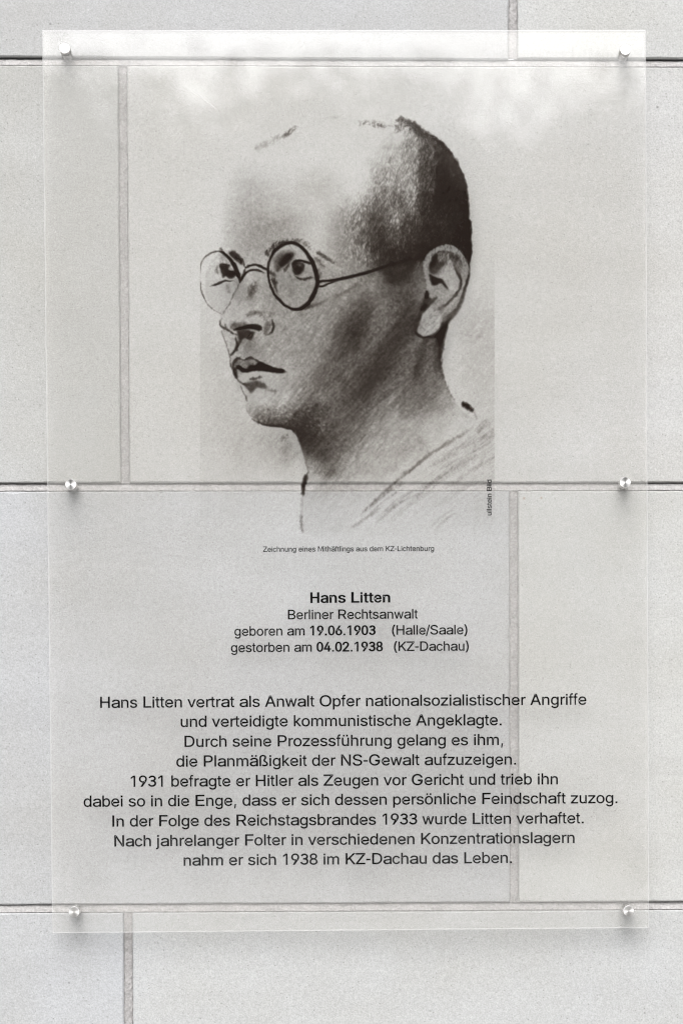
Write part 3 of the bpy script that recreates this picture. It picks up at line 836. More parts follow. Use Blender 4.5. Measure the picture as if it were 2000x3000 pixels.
    stroke([(1231, 918), (1228, 935), (1222, 955)], [9, 9, 6], [40, 44, 60], 3.5, .7)
    area([(1297, 941), (1311, 946), (1309, 965), (1303, 985), (1297, 1008), (1291, 1020), (1280, 1006), (1276, 990), (1258, 991), (1270, 981), (1286, 965)], 26, 2.8, .95)
    stroke([(1215, 971), (1224, 981), (1240, 988), (1262, 985)], [5, 6, 5, 5], 26, 1.6)
    area([(1298, 925), (1318, 918), (1334, 905), (1330, 922), (1310, 938), (1300, 950), (1288, 955)], 104, 4, .7)
    # neck edges
    stroke([(1297, 985), (1291, 1020), (1289, 1055), (1292, 1085), (1302, 1115), (1314, 1145), (1330, 1172)], [18, 14, 9, 7, 5, 5, 3], [40, 46, 52, 70, 96, 100, 128], 3, .85, .35)
    area([(1232, 1010), (1250, 1000), (1245, 1040), (1232, 1080), (1222, 1110), (1214, 1080), (1222, 1045)], 56, 7, .5)
    area([(1215, 985), (1232, 995), (1226, 1030), (1210, 1060), (1200, 1040), (1208, 1010)], 128, 6, .55)
    # ---- collar and shirt ----
    stroke([(1353, 1182), (1368, 1191), (1386, 1203)], [14, 15, 12], [34, 40, 62], 2.4, .95, .3)
    stroke([(1388, 1206), (1393, 1218), (1396, 1228)], 4, 150, 2, .7)
    stroke([(1384, 1252), (1345, 1278), (1300, 1305), (1260, 1330), (1235, 1350), (1205, 1376), (1180, 1393), (1155, 1416), (1130, 1438), (1100, 1466), (1075, 1490), (1058, 1508)],
           [9, 9, 9, 8, 8, 9, 6, 5, 6, 7, 6, 4], [158, 148, 140, 130, 112, 116, 140, 128, 118, 132, 138, 160], 3, .85, .5)
    for k, (a, b, c2, dk) in enumerate(3 * [((1436, 1238), (1418, 1250), (1398, 1268), 138), ((1448, 1258), (1425, 1272), (1395, 1292), 150), ((1446, 1276), (1400, 1302), (1340, 1335), 158),
                                       ((1410, 1262), (1330, 1320), (1240, 1378), 158), ((1440, 1300), (1350, 1345), (1270, 1390), 164), ((1400, 1322), (1310, 1375), (1215, 1440), 160),
                                       ((1380, 1355), (1290, 1400), (1190, 1480), 164), ((1190, 1425), (1130, 1465), (1075, 1512), 140), ((1240, 1430), (1160, 1472), (1095, 1530), 150),
                                       ((1290, 1425), (1200, 1475), (1120, 1545), 166), ((1345, 1500), (1300, 1530), (1270, 1560), 172), ((1447, 1330), (1380, 1370), (1300, 1425), 170),
                                       ((1120, 1478), (1060, 1522), (1020, 1548), 156), ((1430, 1395), (1350, 1440), (1260, 1500), 176)]):
        o1 = rng.normal() * 7
        o2, o3 = o1 + rng.normal() * 1.2, o1 + rng.normal() * 1.5
        e1, e2 = rng.uniform(0, .25), rng.uniform(0, .3)
        a, c2 = (a[0] + (b[0] - a[0]) * e1, a[1] + (b[1] - a[1]) * e1), (c2[0] + (b[0] - c2[0]) * e2, c2[1] + (b[1] - c2[1]) * e2)
        stroke([(a[0] + o1 * .5, a[1] + o1), (b[0] + o2 * .5, b[1] + o2), (c2[0] + o3 * .5, c2[1] + o3)], [2, 5, 2], dk + 2 + 6 * rng.rand(), 2.6, .6, .35)
    tri = pmask([(1390, 1255), (1448, 1240), (1448, 1500), (1300, 1540), (1060, 1560), (1150, 1440), (1240, 1365)], 16)
    G -= tri * np.clip((1540 - GY) / 220, .25, 1) * (9 + 4.5 * HATCH)
    stroke([(888, 1320), (893, 1345), (899, 1365), (904, 1386)], 3.5, 140, 1.6, .8, .4)
    stroke([(900, 1386), (894, 1404), (889, 1424), (887, 1440), (887, 1454)], [6, 12, 13, 9, 7], [80, 56, 44, 64, 100], 2.4, .92, .3)
    stroke([(886, 1452), (884, 1480), (882, 1512)], 5, 168, 2.5, .7, .5)
    stroke([(882, 1512), (883, 1535), (886, 1560)], [6, 7, 4], [138, 124, 160], 2.5, .8, .6)
    stroke([(822, 1288), (832, 1280), (845, 1271)], [8, 11, 7], [140, 118, 132], 4, .75, .6)
    stroke([(828, 1326), (840, 1314), (856, 1300)], 12, 152, 5, .6, .8)
    stroke([(822, 1356), (850, 1338), (884, 1322)], 10, 160, 5, .5, .9)
    stroke([(1042, 1312), (1056, 1292), (1072, 1271)], [3, 4, 3], [125, 104, 115], 1.4, .9)
    stroke([(1185, 1320), (1225, 1300), (1240, 1325)], 10, 160, 6, .4, .8)

    # ---- charcoal grain: strongest in the half tones, lying with the strokes ----
    # the hand is not exact: edges wander a little with the grain, most in the cropped hair
    hairw = gblur(((GY < 770) & (GX > 1010) & (GX < 1366)).astype(float), 16) * np.clip(soft * 2.6 - 1.3, 0.15, 1) * (1 - pmask([(1225, 790), (1240, 740), (1290, 708), (1345, 716), (1390, 780)], 6))
    wx, wy = gblur(rng.normal(size=S), 3.2), gblur(rng.normal(size=S), 3.2)
    wl = gblur(rng.normal(size=S), 9.0)
    wx, wy, wl = wx / wx.std(), wy / wy.std(), wl / wl.std()
    ux = (GX - PX0 + wx * (.4 + 2.0 * hairw) + wl * 2.5 * hairw) / PST
    uy = (GY - PY0 + wy * (.4 + 3 * hairw) - wl * 2.5 * hairw) / PST
    ux, uy = np.clip(ux, 0, S[1] - 1.001), np.clip(uy, 0, S[0] - 1.001)
    xi, yi = ux.astype(int), uy.astype(int)
    fx, fy = ux - xi, uy - yi
    G = G[yi, xi] * (1 - fx) * (1 - fy) + G[yi, xi + 1] * fx * (1 - fy) + G[yi + 1, xi] * (1 - fx) * fy + G[yi + 1, xi + 1] * fx * fy
    D = np.clip(1 - G / 200.0, 0, 1)
    D = D + .22 * np.maximum(D - gblur(D, 16), -.02) * (D > .02)
    D = np.clip(D, 0, 1)
    n1 = dirnoise(1.12, 2, .9)
    n2 = dirnoise(0.80, 7, 1.3)
    n3 = rng.normal(size=S)
    n3 = gblur(n3, 2.0)
    n3 /= n3.std()
    big = dirnoise(1.05, 6, 2.6)
    streak = dirnoise(0.86, 13, 2.6)
    mott = gblur(rng.normal(size=S), 4.5)
    mott /= mott.std()
    hairw = gblur(((GY < 780) & (GX > 1000)).astype(float), 14)
    stub = gblur(((GX > 730) & (GX < 960) & (GY > 1195) & (GY < 1275)).astype(float), 14)
    cheek = gblur(((GY > 880)).astype(float), 20)
    n = hairw * (1.0 * n1 + .6 * big) + (1 - hairw) * (.75 * n3 + cheek * .55 * n2 + .3 * n1 + .7 * stub * n3 + (.62 * streak + .2 * mott) * cheek + .3 * mott * (1 - cheek))
    amp = .013 + .50 * np.clip(D - .04, 0, 1) ** .8 * np.clip(1.0 - D, 0, 1) ** 1.1
    D = D + n * amp * (.29 + .27 * hairw)
    lightflecks = np.clip(n1 - .9, 0, 2) * hairw * np.clip(D - .5, 0, 1) * .42
    D = D - lightflecks
    D = np.clip(D, 0, .975)
    # fade of the sheet's tint where the print runs out above and below
    edge = np.clip((GY - PY0) / 26, 0, 1) * np.clip((PY1 - GY) / 30, 0, 1)
    base = np.clip((gblur(D, 8) - .05) / .15, 0, 1)
    tint = np.clip((GY - 420) / 330, .0, 1) * edge
    D = D * (tint + (1 - tint) * base)
    # the wall behind is lit through the print too: thin the ink where its neighbourhood already shades the wall
    T0 = np.clip(1 - D, 0, 1) ** 2.12
    T = T0 ** .7
    for _ in range(7):
        pad = 60
        P_ = np.pad(T, pad, constant_values=1.0)
        q = P_
        r = 18                                   # about 12 mm
        for _k in range(3):
            c = np.cumsum(np.cumsum(np.pad(q, ((r + 1, r), (r + 1, r)), mode='edge'), 0), 1)
            n_ = 2 * r + 1
            q = (c[n_:, n_:] - c[:-n_, n_:] - c[n_:, :-n_] + c[:-n_, :-n_]) / n_ ** 2
        E = q[pad:-pad, pad:-pad]
        T = .5 * T + .5 * np.minimum(T0 / (.44 + .56 * E), 1)
    return 1 - T

# ---------- letter outlines of a plain grotesque ----------
GLYPHS = {'(': [[[89,207],[101,324],[132,441],[177,539],[236,539],[191,428],[161,313],[151,207],[160,115],[188,16],[236,-96],[177,-96],[139,-21],[111,55],[95,131]]],
 ')': [[[37,-96],[86,18],[113,116],[122,207],[112,313],[82,428],[37,539],[97,539],[142,441],[173,323],[184,207],[178,130],[161,53],[134,-22],[97,-96]]],
 ',': [[[38,-119],[68,71],[137,71],[84,-119]]],
 '-': [[[337,244],[337,188],[114,188],[114,244]]],
 '.': [[[50,0],[50,68],[120,68],[120,0]]],
 '/': [[[235,533],[71,-76],[14,-76],[178,533]]],
 '0': [[[227,-7],[174,1],[130,24],[95,62],[69,113],[53,178],[48,254],[53,330],[69,395],[95,447],[130,484],[174,508],[227,516],[279,508],[323,484],[358,447],[384,395],[400,330],[405,254],[400,178],[384,113],[359,62],[323,24],[279,1]],[[227,50],[261,56],[290,74],[313,103],[330,144],[340,194],[344,254],[340,314],[330,365],[313,405],[290,435],[261,453],[227,460],[192,453],[163,435],[140,405],[123,365],[113,314],[109,254],[113,194],[123,144],[140,103],[163,74],[192,56]]],
 '1': [[[276,509],[276,0],[212,0],[212,448],[86,358],[86,427],[198,509]]],
 '2': [[[64,0],[64,47],[234,229],[282,282],[311,327],[320,371],[317,397],[308,419],[293,436],[273,449],[224,460],[196,457],[172,447],[153,433],[139,413],[130,390],[127,362],[66,362],[71,405],[86,442],[111,473],[143,496],[182,511],[225,516],[268,511],[306,497],[337,474],[361,445],[376,411],[381,372],[371,318],[336,259],[267,180],[153,60],[389,57],[389,0]]],
 '3': [[[119,387],[134,417],[154,436],[181,447],[210,447],[236,437],[257,419],[270,394],[273,368],[265,342],[248,320],[224,305],[193,300],[150,300],[150,238],[199,238],[246,247],[290,273],[321,314],[334,362],[329,412],[306,457],[268,490],[220,508],[169,507],[122,489],[84,455],[64,415]],[[148,240],[188,240],[220,235],[246,222],[267,202],[280,176],[284,148],[279,121],[265,96],[243,76],[216,64],[186,60],[157,66],[131,80],[111,101],[97,132],[41,106],[60,66],[93,31],[136,7],[184,-2],[233,4],[277,24],[313,57],[337,99],[346,147],[339,195],[317,238],[282,273],[238,294],[192,302],[148,302]]],
 '4': [[[40,105],[40,158],[247,509],[311,509],[109,166],[413,163],[413,105]],[[282,0],[282,121],[282,146],[282,318],[343,318],[343,0]]],
 '6': [[[226,-7],[182,-1],[142,15],[109,40],[84,74],[69,115],[64,162],[68,199],[80,239],[137,340],[252,509],[322,509],[151,261],[145,261],[165,288],[196,307],[235,314],[278,309],[316,295],[346,271],[370,240],[384,201],[389,157],[384,112],[368,73],[343,39],[310,14],[271,-2]],[[226,48],[254,52],[279,63],[299,79],[314,101],[324,128],[327,157],[324,187],[314,213],[299,235],[279,251],[254,262],[226,265],[198,262],[174,252],[153,235],[138,214],[128,188],[125,158],[128,128],[138,102],[153,79],[174,63],[198,52]]],
 '8': [[[226,-7],[178,-2],[136,11],[101,33],[74,62],[57,96],[52,135],[55,166],[65,195],[81,220],[101,241],[125,256],[153,265],[119,282],[93,308],[76,342],[70,380],[75,417],[90,450],[114,477],[146,498],[184,511],[226,516],[269,511],[306,498],[337,477],[361,450],[377,417],[382,380],[376,342],[359,308],[333,282],[300,267],[327,256],[351,241],[372,220],[387,195],[397,166],[401,135],[395,96],[378,62],[352,33],[317,11],[275,-2]],[[226,49],[258,52],[285,60],[307,74],[323,91],[333,113],[337,139],[333,165],[322,189],[305,208],[283,223],[256,232],[226,235],[196,232],[169,223],[147,208],[130,189],[119,165],[115,139],[119,113],[129,91],[145,74],[167,60],[195,52]],[[226,290],[274,300],[293,313],[307,330],[316,351],[319,376],[316,399],[308,420],[294,437],[275,449],[226,460],[177,449],[159,437],[145,420],[136,399],[133,376],[136,351],[145,330],[159,313],[178,300]]],
 '9': [[[226,516],[271,510],[310,494],[343,468],[368,434],[384,393],[389,347],[385,309],[373,270],[315,168],[200,0],[130,0],[301,248],[307,248],[287,221],[257,202],[218,195],[175,199],[137,214],[106,237],[83,269],[68,307],[64,352],[69,397],[85,436],[110,469],[143,494],[182,510]],[[226,460],[199,457],[174,446],[154,429],[138,407],[129,381],[125,352],[129,322],[138,295],[154,274],[174,257],[199,247],[226,243],[254,247],[279,257],[299,273],[314,295],[324,321],[327,350],[324,381],[314,407],[299,429],[279,446],[254,457]]],
 'A': [[[16,0],[201,509],[276,509],[463,0],[395,0],[287,302],[264,372],[232,478],[245,478],[213,371],[191,302],[85,0]],[[110,142],[110,199],[370,199],[370,142]]],
 'B': [[[60,0],[60,509],[241,509],[289,504],[329,491],[359,469],[381,442],[394,410],[398,374],[395,344],[387,320],[356,286],[315,267],[315,262],[339,257],[363,245],[385,227],[402,203],[414,173],[418,136],[413,100],[400,67],[377,39],[344,18],[301,4],[247,0]],[[125,57],[245,57],[296,63],[330,80],[349,105],[355,137],[352,161],[342,184],[327,203],[306,218],[279,228],[248,231],[125,231]],[[125,285],[238,285],[288,296],[308,309],[323,326],[333,348],[336,372],[330,403],[313,429],[283,446],[240,452],[125,452]]],
 'D': [[[219,0],[96,0],[96,57],[215,57],[272,63],[318,81],[354,110],[379,149],[394,198],[399,255],[394,312],[379,361],[354,399],[320,428],[275,446],[221,452],[93,452],[93,509],[225,509],[294,501],[353,478],[399,441],[433,391],[455,329],[462,255],[455,181],[433,119],[398,68],[351,31],[291,8]],[[125,509],[125,0],[60,0],[60,509]]],
 'E': [[[60,0],[60,509],[372,509],[372,452],[125,452],[125,286],[355,286],[355,229],[125,229],[125,57],[375,57],[375,0]]],
 'F': [[[60,0],[60,509],[369,509],[369,452],[125,452],[125,278],[346,278],[346,221],[125,221],[125,0]]],
 'G': [[[269,-7],[205,1],[149,25],[104,64],[69,116],[47,179],[40,254],[47,329],[69,393],[103,445],[149,484],[203,508],[265,516],[304,513],[340,504],[374,489],[403,469],[429,445],[449,416],[465,384],[474,349],[408,349],[387,393],[356,427],[315,448],[265,456],[222,450],[183,432],[150,404],[125,364],[109,314],[103,254],[109,194],[125,145],[151,105],[184,76],[224,59],[269,53],[309,57],[345,71],[374,93],[396,123],[410,160],[415,202],[434,199],[283,199],[283,256],[478,256],[478,200],[471,141],[451,91],[419,50],[377,19],[326,0]]],
 'H': [[[60,0],[60,509],[125,509],[125,289],[392,289],[392,509],[457,509],[457,0],[392,0],[392,232],[125,232],[125,0]]],
 'I': [[[60,0],[60,509],[125,509],[125,0]]],
 'K': [[[104,145],[104,216],[139,261],[174,303],[212,344],[364,509],[448,509],[231,276]],[[60,0],[60,509],[125,509],[125,334],[124,225],[125,193],[125,0]],[[372,0],[188,259],[228,309],[449,0]]],
 'L': [[[60,0],[60,509],[125,509],[125,57],[361,57],[361,0]]],
 'M': [[[60,0],[60,509],[152,509],[277,187],[287,159],[299,123],[311,84],[322,49],[307,49],[318,83],[330,121],[342,158],[352,187],[476,509],[568,509],[568,0],[504,0],[504,291],[504,327],[505,369],[506,413],[507,457],[513,457],[498,409],[482,363],[467,322],[456,291],[342,0],[286,0],[170,291],[159,321],[145,361],[129,408],[112,457],[119,457],[120,416],[121,372],[122,328],[122,291],[122,0]]],
 'N': [[[60,0],[60,509],[136,509],[343,183],[363,151],[388,107],[414,55],[405,54],[401,108],[399,157],[399,195],[399,509],[463,509],[463,0],[387,0],[202,290],[177,331],[148,381],[108,452],[119,454],[122,384],[124,328],[125,291],[125,0]]],
 'O': [[[267,-7],[205,1],[150,25],[105,63],[70,115],[48,179],[40,254],[48,329],[70,393],[105,445],[150,484],[205,508],[267,516],[329,508],[384,484],[429,445],[464,393],[486,329],[493,254],[486,179],[464,115],[429,63],[384,25],[329,1]],[[267,53],[310,59],[349,76],[383,105],[408,144],[425,194],[430,254],[425,314],[408,365],[383,404],[349,433],[310,450],[267,456],[223,450],[184,433],[151,404],[125,364],[109,314],[103,254],[109,194],[125,144],[151,105],[184,76],[223,59]]],
 'P': [[[60,0],[60,509],[235,509],[289,503],[332,487],[366,462],[390,430],[404,391],[409,348],[404,304],[390,265],[366,233],[332,207],[289,191],[235,186],[125,186],[125,0]],[[125,242],[233,242],[269,246],[297,256],[318,272],[333,294],[342,319],[344,348],[342,376],[333,402],[318,423],[297,439],[268,449],[232,452],[125,452]]],
 'R': [[[60,0],[60,509],[236,509],[290,504],[333,489],[367,465],[390,433],[405,395],[409,352],[405,309],[390,271],[367,240],[333,217],[289,203],[236,198],[125,198],[125,0]],[[125,255],[234,255],[269,258],[298,267],[319,281],[334,300],[342,324],[345,352],[342,380],[334,405],[319,425],[298,440],[269,449],[233,452],[125,452]],[[353,0],[230,229],[303,229],[428,0]]],
 'S': [[[224,-9],[172,-4],[128,9],[91,31],[64,60],[46,96],[38,137],[104,137],[110,110],[123,88],[142,71],[166,59],[224,49],[257,52],[286,60],[311,74],[329,92],[341,114],[346,139],[342,161],[332,179],[296,205],[245,222],[184,239],[128,260],[86,289],[60,326],[52,372],[58,413],[75,448],[102,476],[138,498],[180,511],[227,516],[275,511],[316,498],[351,476],[377,449],[394,415],[401,378],[337,378],[326,412],[302,437],[267,453],[225,459],[194,456],[167,448],[145,435],[129,418],[118,398],[115,376],[119,352],[131,334],[169,308],[212,293],[264,279],[312,264],[359,238],[395,198],[405,171],[408,139],[403,99],[386,64],[360,34],[323,11],[278,-4]]],
 'Z': [[[42,0],[42,46],[273,385],[306,431],[341,476],[348,454],[285,452],[223,452],[40,452],[40,509],[397,509],[397,462],[169,129],[134,81],[97,33],[90,54],[152,57],[214,57],[399,57],[399,0]]],
 'a': [[[160,-9],[126,-5],[94,5],[68,22],[48,45],[35,73],[30,108],[34,138],[43,161],[58,179],[78,193],[125,211],[178,220],[234,227],[265,235],[273,243],[276,255],[267,297],[240,322],[196,331],[149,322],[118,301],[100,274],[41,291],[57,322],[79,346],[104,364],[133,375],[194,384],[239,379],[286,360],[306,343],[322,320],[333,290],[337,251],[337,0],[277,0],[277,52],[272,52],[252,25],[215,1]],[[170,45],[202,49],[228,59],[248,74],[263,93],[272,115],[276,138],[276,190],[259,182],[231,176],[200,171],[175,168],[134,159],[103,139],[95,124],[92,105],[102,72],[130,52]]],
 'b': [[[229,-8],[198,-5],[172,4],[138,31],[118,59],[112,59],[112,0],[53,0],[53,509],[114,509],[114,319],[118,319],[137,346],[171,373],[197,381],[229,384],[274,378],[313,361],[345,332],[370,293],[385,245],[390,189],[385,133],[370,84],[346,45],[313,16],[274,-2]],[[220,47],[253,51],[279,66],[301,88],[316,117],[325,151],[328,189],[325,227],[316,261],[301,290],[280,311],[253,325],[220,330],[188,325],[161,312],[140,291],[125,263],[116,229],[113,189],[116,150],[125,115],[140,86],[162,65],[188,51]]],
 'c': [[[207,-8],[159,-2],[117,16],[82,46],[56,85],[40,133],[34,187],[40,243],[56,291],[82,330],[117,360],[159,378],[207,384],[260,377],[305,356],[340,322],[362,277],[303,262],[290,289],[270,311],[242,325],[207,330],[173,325],[145,310],[124,287],[108,258],[99,224],[96,187],[99,151],[108,117],[124,89],[145,66],[173,51],[207,46],[243,52],[271,66],[292,89],[304,117],[363,102],[341,56],[306,21],[261,-1]]],
 'd': [[[195,-8],[151,-2],[111,16],[79,45],[55,84],[39,133],[34,189],[39,245],[55,293],[79,332],[112,361],[151,378],[196,384],[228,381],[253,373],[287,346],[306,319],[311,319],[311,509],[372,509],[372,0],[313,0],[313,59],[307,59],[287,31],[252,4],[227,-5]],[[205,47],[236,51],[263,65],[284,86],[299,115],[309,150],[312,189],[309,229],[300,263],[284,291],[263,312],[237,325],[205,330],[172,325],[145,311],[124,290],[108,261],[99,227],[96,189],[99,151],[109,117],[124,88],[145,66],[172,51]]],
 'e': [[[212,-8],[161,-2],[117,16],[82,46],[56,85],[40,132],[34,187],[39,242],[55,290],[81,329],[115,359],[157,378],[205,384],[266,374],[294,361],[319,341],[341,315],[357,282],[368,242],[371,194],[371,169],[75,169],[75,221],[338,221],[310,202],[307,237],[298,269],[283,294],[263,314],[237,326],[205,330],[173,326],[146,313],[125,294],[109,270],[99,241],[96,211],[96,178],[100,139],[110,106],[128,80],[151,61],[179,50],[212,46],[254,53],[285,73],[306,105],[365,91],[353,63],[335,39],[311,19],[283,4],[249,-5]]],
 'f': [[[228,379],[228,327],[6,327],[6,379]],[[81,0],[81,432],[84,461],[96,486],[113,505],[135,519],[187,530],[222,527],[243,521],[227,468],[215,472],[195,474],[171,470],[154,460],[145,443],[142,419],[142,0]]],
 'g': [[[207,-151],[168,-148],[134,-140],[82,-110],[51,-69],[101,-41],[122,-66],[154,-88],[207,-97],[249,-92],[282,-75],[304,-47],[311,-6],[311,68],[306,68],[287,41],[252,16],[227,8],[195,5],[152,10],[113,27],[80,53],[55,90],[39,136],[34,191],[39,246],[55,293],[80,332],[112,361],[152,378],[196,384],[228,382],[253,373],[288,346],[308,319],[313,319],[313,379],[372,379],[372,-9],[367,-54],[350,-90],[324,-117],[291,-136],[251,-147]],[[205,59],[237,63],[264,75],[285,95],[300,121],[309,154],[312,193],[309,231],[300,264],[285,291],[264,312],[237,325],[205,330],[172,325],[145,312],[124,290],[109,262],[99,229],[96,193],[99,155],[109,123],[124,96],[145,76],[172,63]]],
 'h': [[[114,227],[114,0],[53,0],[53,509],[114,509],[114,287],[102,287],[124,332],[152,362],[187,379],[227,384],[264,380],[295,369],[321,349],[341,321],[353,285],[357,240],[357,0],[296,0],[296,235],[290,275],[273,304],[246,323],[210,329],[184,326],[161,317],[141,303],[126,283],[117,257]]],
 'i': [[[53,0],[53,379],[114,379],[114,0]],[[53,440],[53,509],[114,509],[114,440]]],
 'j': [[[53,379],[114,379],[114,-30],[111,-63],[102,-90],[86,-113],[65,-129],[37,-139],[4,-143],[-10,-143],[-10,-87],[2,-87],[25,-83],[40,-72],[50,-54],[53,-29]],[[83,443],[67,446],[53,455],[44,468],[41,483],[44,499],[53,512],[67,521],[83,524],[100,521],[114,512],[123,499],[126,483],[123,468],[114,455],[100,446]]],
 'k': [[[110,137],[110,212],[121,212],[284,379],[360,379],[184,199],[177,199]],[[53,0],[53,509],[114,509],[114,0]],[[294,0],[148,186],[191,229],[372,0]]],
 'l': [[[53,0],[53,509],[114,509],[114,0]]],
 'm': [[[53,0],[53,379],[112,379],[112,295],[108,295],[118,323],[132,346],[172,376],[219,386],[257,380],[287,361],[309,331],[321,295],[312,295],[322,321],[337,343],[381,375],[437,386],[468,383],[497,372],[522,354],[541,328],[553,296],[557,255],[557,0],[496,0],[496,254],[490,289],[473,313],[447,326],[419,330],[395,328],[374,320],[345,290],[335,247],[335,0],[274,0],[274,260],[269,288],[253,311],[229,326],[199,330],[158,320],[140,307],[126,289],[117,266],[114,238],[114,0]]],
 'n': [[[114,227],[114,0],[53,0],[53,379],[112,379],[112,287],[102,287],[124,332],[152,362],[187,379],[227,384],[264,380],[295,369],[321,349],[341,321],[353,285],[357,240],[357,0],[296,0],[296,235],[290,275],[273,304],[246,323],[210,329],[184,326],[161,317],[141,303],[126,283],[117,257]]],
 'o': [[[207,-8],[159,-2],[117,16],[82,46],[56,85],[40,133],[34,187],[40,243],[56,291],[82,330],[117,360],[159,378],[207,384],[256,378],[299,360],[333,330],[359,291],[376,243],[381,187],[376,133],[359,85],[333,46],[299,16],[256,-2]],[[207,46],[242,51],[270,66],[292,89],[307,117],[316,151],[319,187],[316,224],[307,258],[292,287],[270,310],[242,325],[207,330],[173,325],[145,310],[124,287],[108,258],[99,224],[96,187],[99,151],[108,117],[124,89],[145,66],[173,51]]],
 'p': [[[53,-143],[53,379],[112,379],[112,319],[118,319],[137,346],[171,373],[197,381],[229,384],[274,378],[313,361],[345,332],[370,293],[385,245],[390,189],[385,133],[370,84],[346,45],[313,16],[274,-2],[229,-8],[198,-5],[173,4],[138,31],[118,59],[114,59],[114,-143]],[[220,47],[253,51],[279,66],[301,88],[316,117],[325,151],[328,189],[325,227],[316,261],[301,290],[280,311],[253,325],[220,330],[188,325],[161,312],[140,291],[125,263],[116,229],[113,189],[116,150],[125,115],[140,86],[162,65],[188,51]]],
 'r': [[[53,0],[53,379],[112,379],[112,321],[130,347],[152,367],[181,380],[213,385],[229,384],[243,384],[243,322],[230,324],[207,326],[182,323],[159,315],[140,301],[126,284],[117,262],[114,237],[114,0]]],
 's': [[[182,-8],[145,-5],[112,3],[84,18],[62,38],[45,63],[36,94],[94,107],[105,79],[124,60],[150,49],[181,45],[217,50],[244,62],[262,81],[268,103],[265,121],[254,136],[237,147],[212,155],[149,170],[104,186],[72,208],[53,237],[47,274],[51,305],[65,332],[87,354],[115,370],[149,381],[187,384],[223,381],[254,372],[279,358],[299,339],[324,290],[268,277],[258,298],[243,316],[219,328],[187,333],[156,329],[131,317],[114,299],[109,277],[112,258],[124,243],[172,223],[229,209],[275,194],[306,171],[325,142],[331,107],[326,75],[312,47],[290,24],[260,6],[223,-5]]],
 't': [[[204,379],[204,327],[6,327],[6,379]],[[65,471],[126,471],[126,98],[128,76],[136,61],[150,53],[170,50],[185,51],[202,54],[213,2],[192,-3],[168,-4],[125,2],[92,21],[72,52],[65,93]]],
 'u': [[[182,-5],[146,-1],[115,11],[89,31],[69,59],[57,95],[53,139],[53,379],[114,379],[114,144],[119,105],[137,75],[164,56],[200,50],[226,53],[249,62],[268,77],[283,97],[293,122],[296,153],[296,379],[357,379],[357,0],[298,0],[298,92],[307,92],[286,47],[257,17],[222,0]]],
 'v': [[[163,0],[17,379],[84,379],[165,155],[187,87],[206,21],[184,21],[203,87],[224,155],[305,379],[371,379],[226,0]]],
 'w': [[[138,0],[23,379],[87,379],[133,214],[154,137],[175,41],[165,41],[186,135],[206,214],[252,379],[316,379],[362,214],[382,136],[402,41],[391,41],[413,135],[434,214],[480,379],[545,379],[429,0],[368,0],[319,172],[305,225],[291,280],[277,338],[291,338],[277,280],[263,225],[248,172],[199,0]]],
 'z': [[[42,0],[42,46],[254,320],[48,323],[48,379],[333,379],[333,331],[126,60],[126,56],[339,56],[339,0]]],
 'ß': [[[122,362],[122,0],[60,0],[60,362],[64,409],[77,447],[99,477],[143,506],[197,516],[229,512],[260,503],[289,486],[312,463],[327,432],[332,393],[325,351],[309,322],[292,299],[285,272],[288,256],[297,241],[327,215],[362,188],[391,152],[400,129],[403,100],[399,69],[386,42],[366,21],[340,6],[307,-4],[269,-7],[207,1],[164,20],[187,74],[217,58],[265,50],[297,53],[321,64],[337,81],[342,104],[339,123],[330,139],[300,167],[264,194],[235,227],[226,247],[223,272],[230,306],[247,329],[264,353],[272,388],[266,420],[250,442],[226,455],[197,459],[164,453],[141,435],[127,405]]],
 'ä': [[[160,-9],[126,-5],[94,5],[68,22],[48,45],[35,73],[30,108],[34,138],[43,161],[58,179],[78,193],[125,211],[178,220],[234,227],[265,235],[273,243],[276,255],[267,297],[240,322],[196,331],[149,322],[118,301],[100,274],[41,291],[57,322],[79,346],[104,364],[133,375],[194,384],[239,379],[286,360],[306,343],[322,320],[333,290],[337,251],[337,0],[277,0],[277,52],[272,52],[252,25],[215,1]],[[170,45],[202,49],[228,59],[248,74],[263,93],[272,115],[276,138],[276,190],[259,182],[231,176],[200,171],[175,168],[134,159],[103,139],[95,124],[92,105],[102,72],[130,52]],[[232,440],[232,506],[290,506],[290,440]],[[88,440],[88,506],[146,506],[146,440]]],
 'ö': [[[207,-8],[159,-2],[117,16],[82,46],[56,85],[40,133],[34,187],[40,243],[56,291],[82,330],[117,360],[159,378],[207,384],[256,378],[299,360],[333,330],[359,291],[376,243],[381,187],[376,133],[359,85],[333,46],[299,16],[256,-2]],[[207,46],[242,51],[270,66],[292,89],[307,117],[316,151],[319,187],[316,224],[307,258],[292,287],[270,310],[242,325],[207,330],[173,325],[145,310],[124,287],[108,258],[99,224],[96,187],[99,151],[108,117],[124,89],[145,66],[173,51]],[[250,440],[250,506],[308,506],[308,440]],[[106,440],[106,506],[164,506],[164,440]]],
 'ü': [[[182,-5],[146,-1],[115,11],[89,31],[69,59],[57,95],[53,139],[53,379],[114,379],[114,144],[119,105],[137,75],[164,56],[200,50],[226,53],[249,62],[268,77],[283,97],[293,122],[296,153],[296,379],[357,379],[357,0],[298,0],[298,92],[307,92],[286,47],[257,17],[222,0]],[[247,440],[247,506],[305,506],[305,440]],[[104,440],[104,506],[162,506],[162,440]]]}

# ---------------------------------------------------------------- the clear plaque
GAP, THK = 0.015, 0.005
PROT = 0.00407
PW, PH = 0.6000, 0.8988
PRINT_Y = -GAP - 0.0006                       # the print lies under the clear sheet, against its backing film

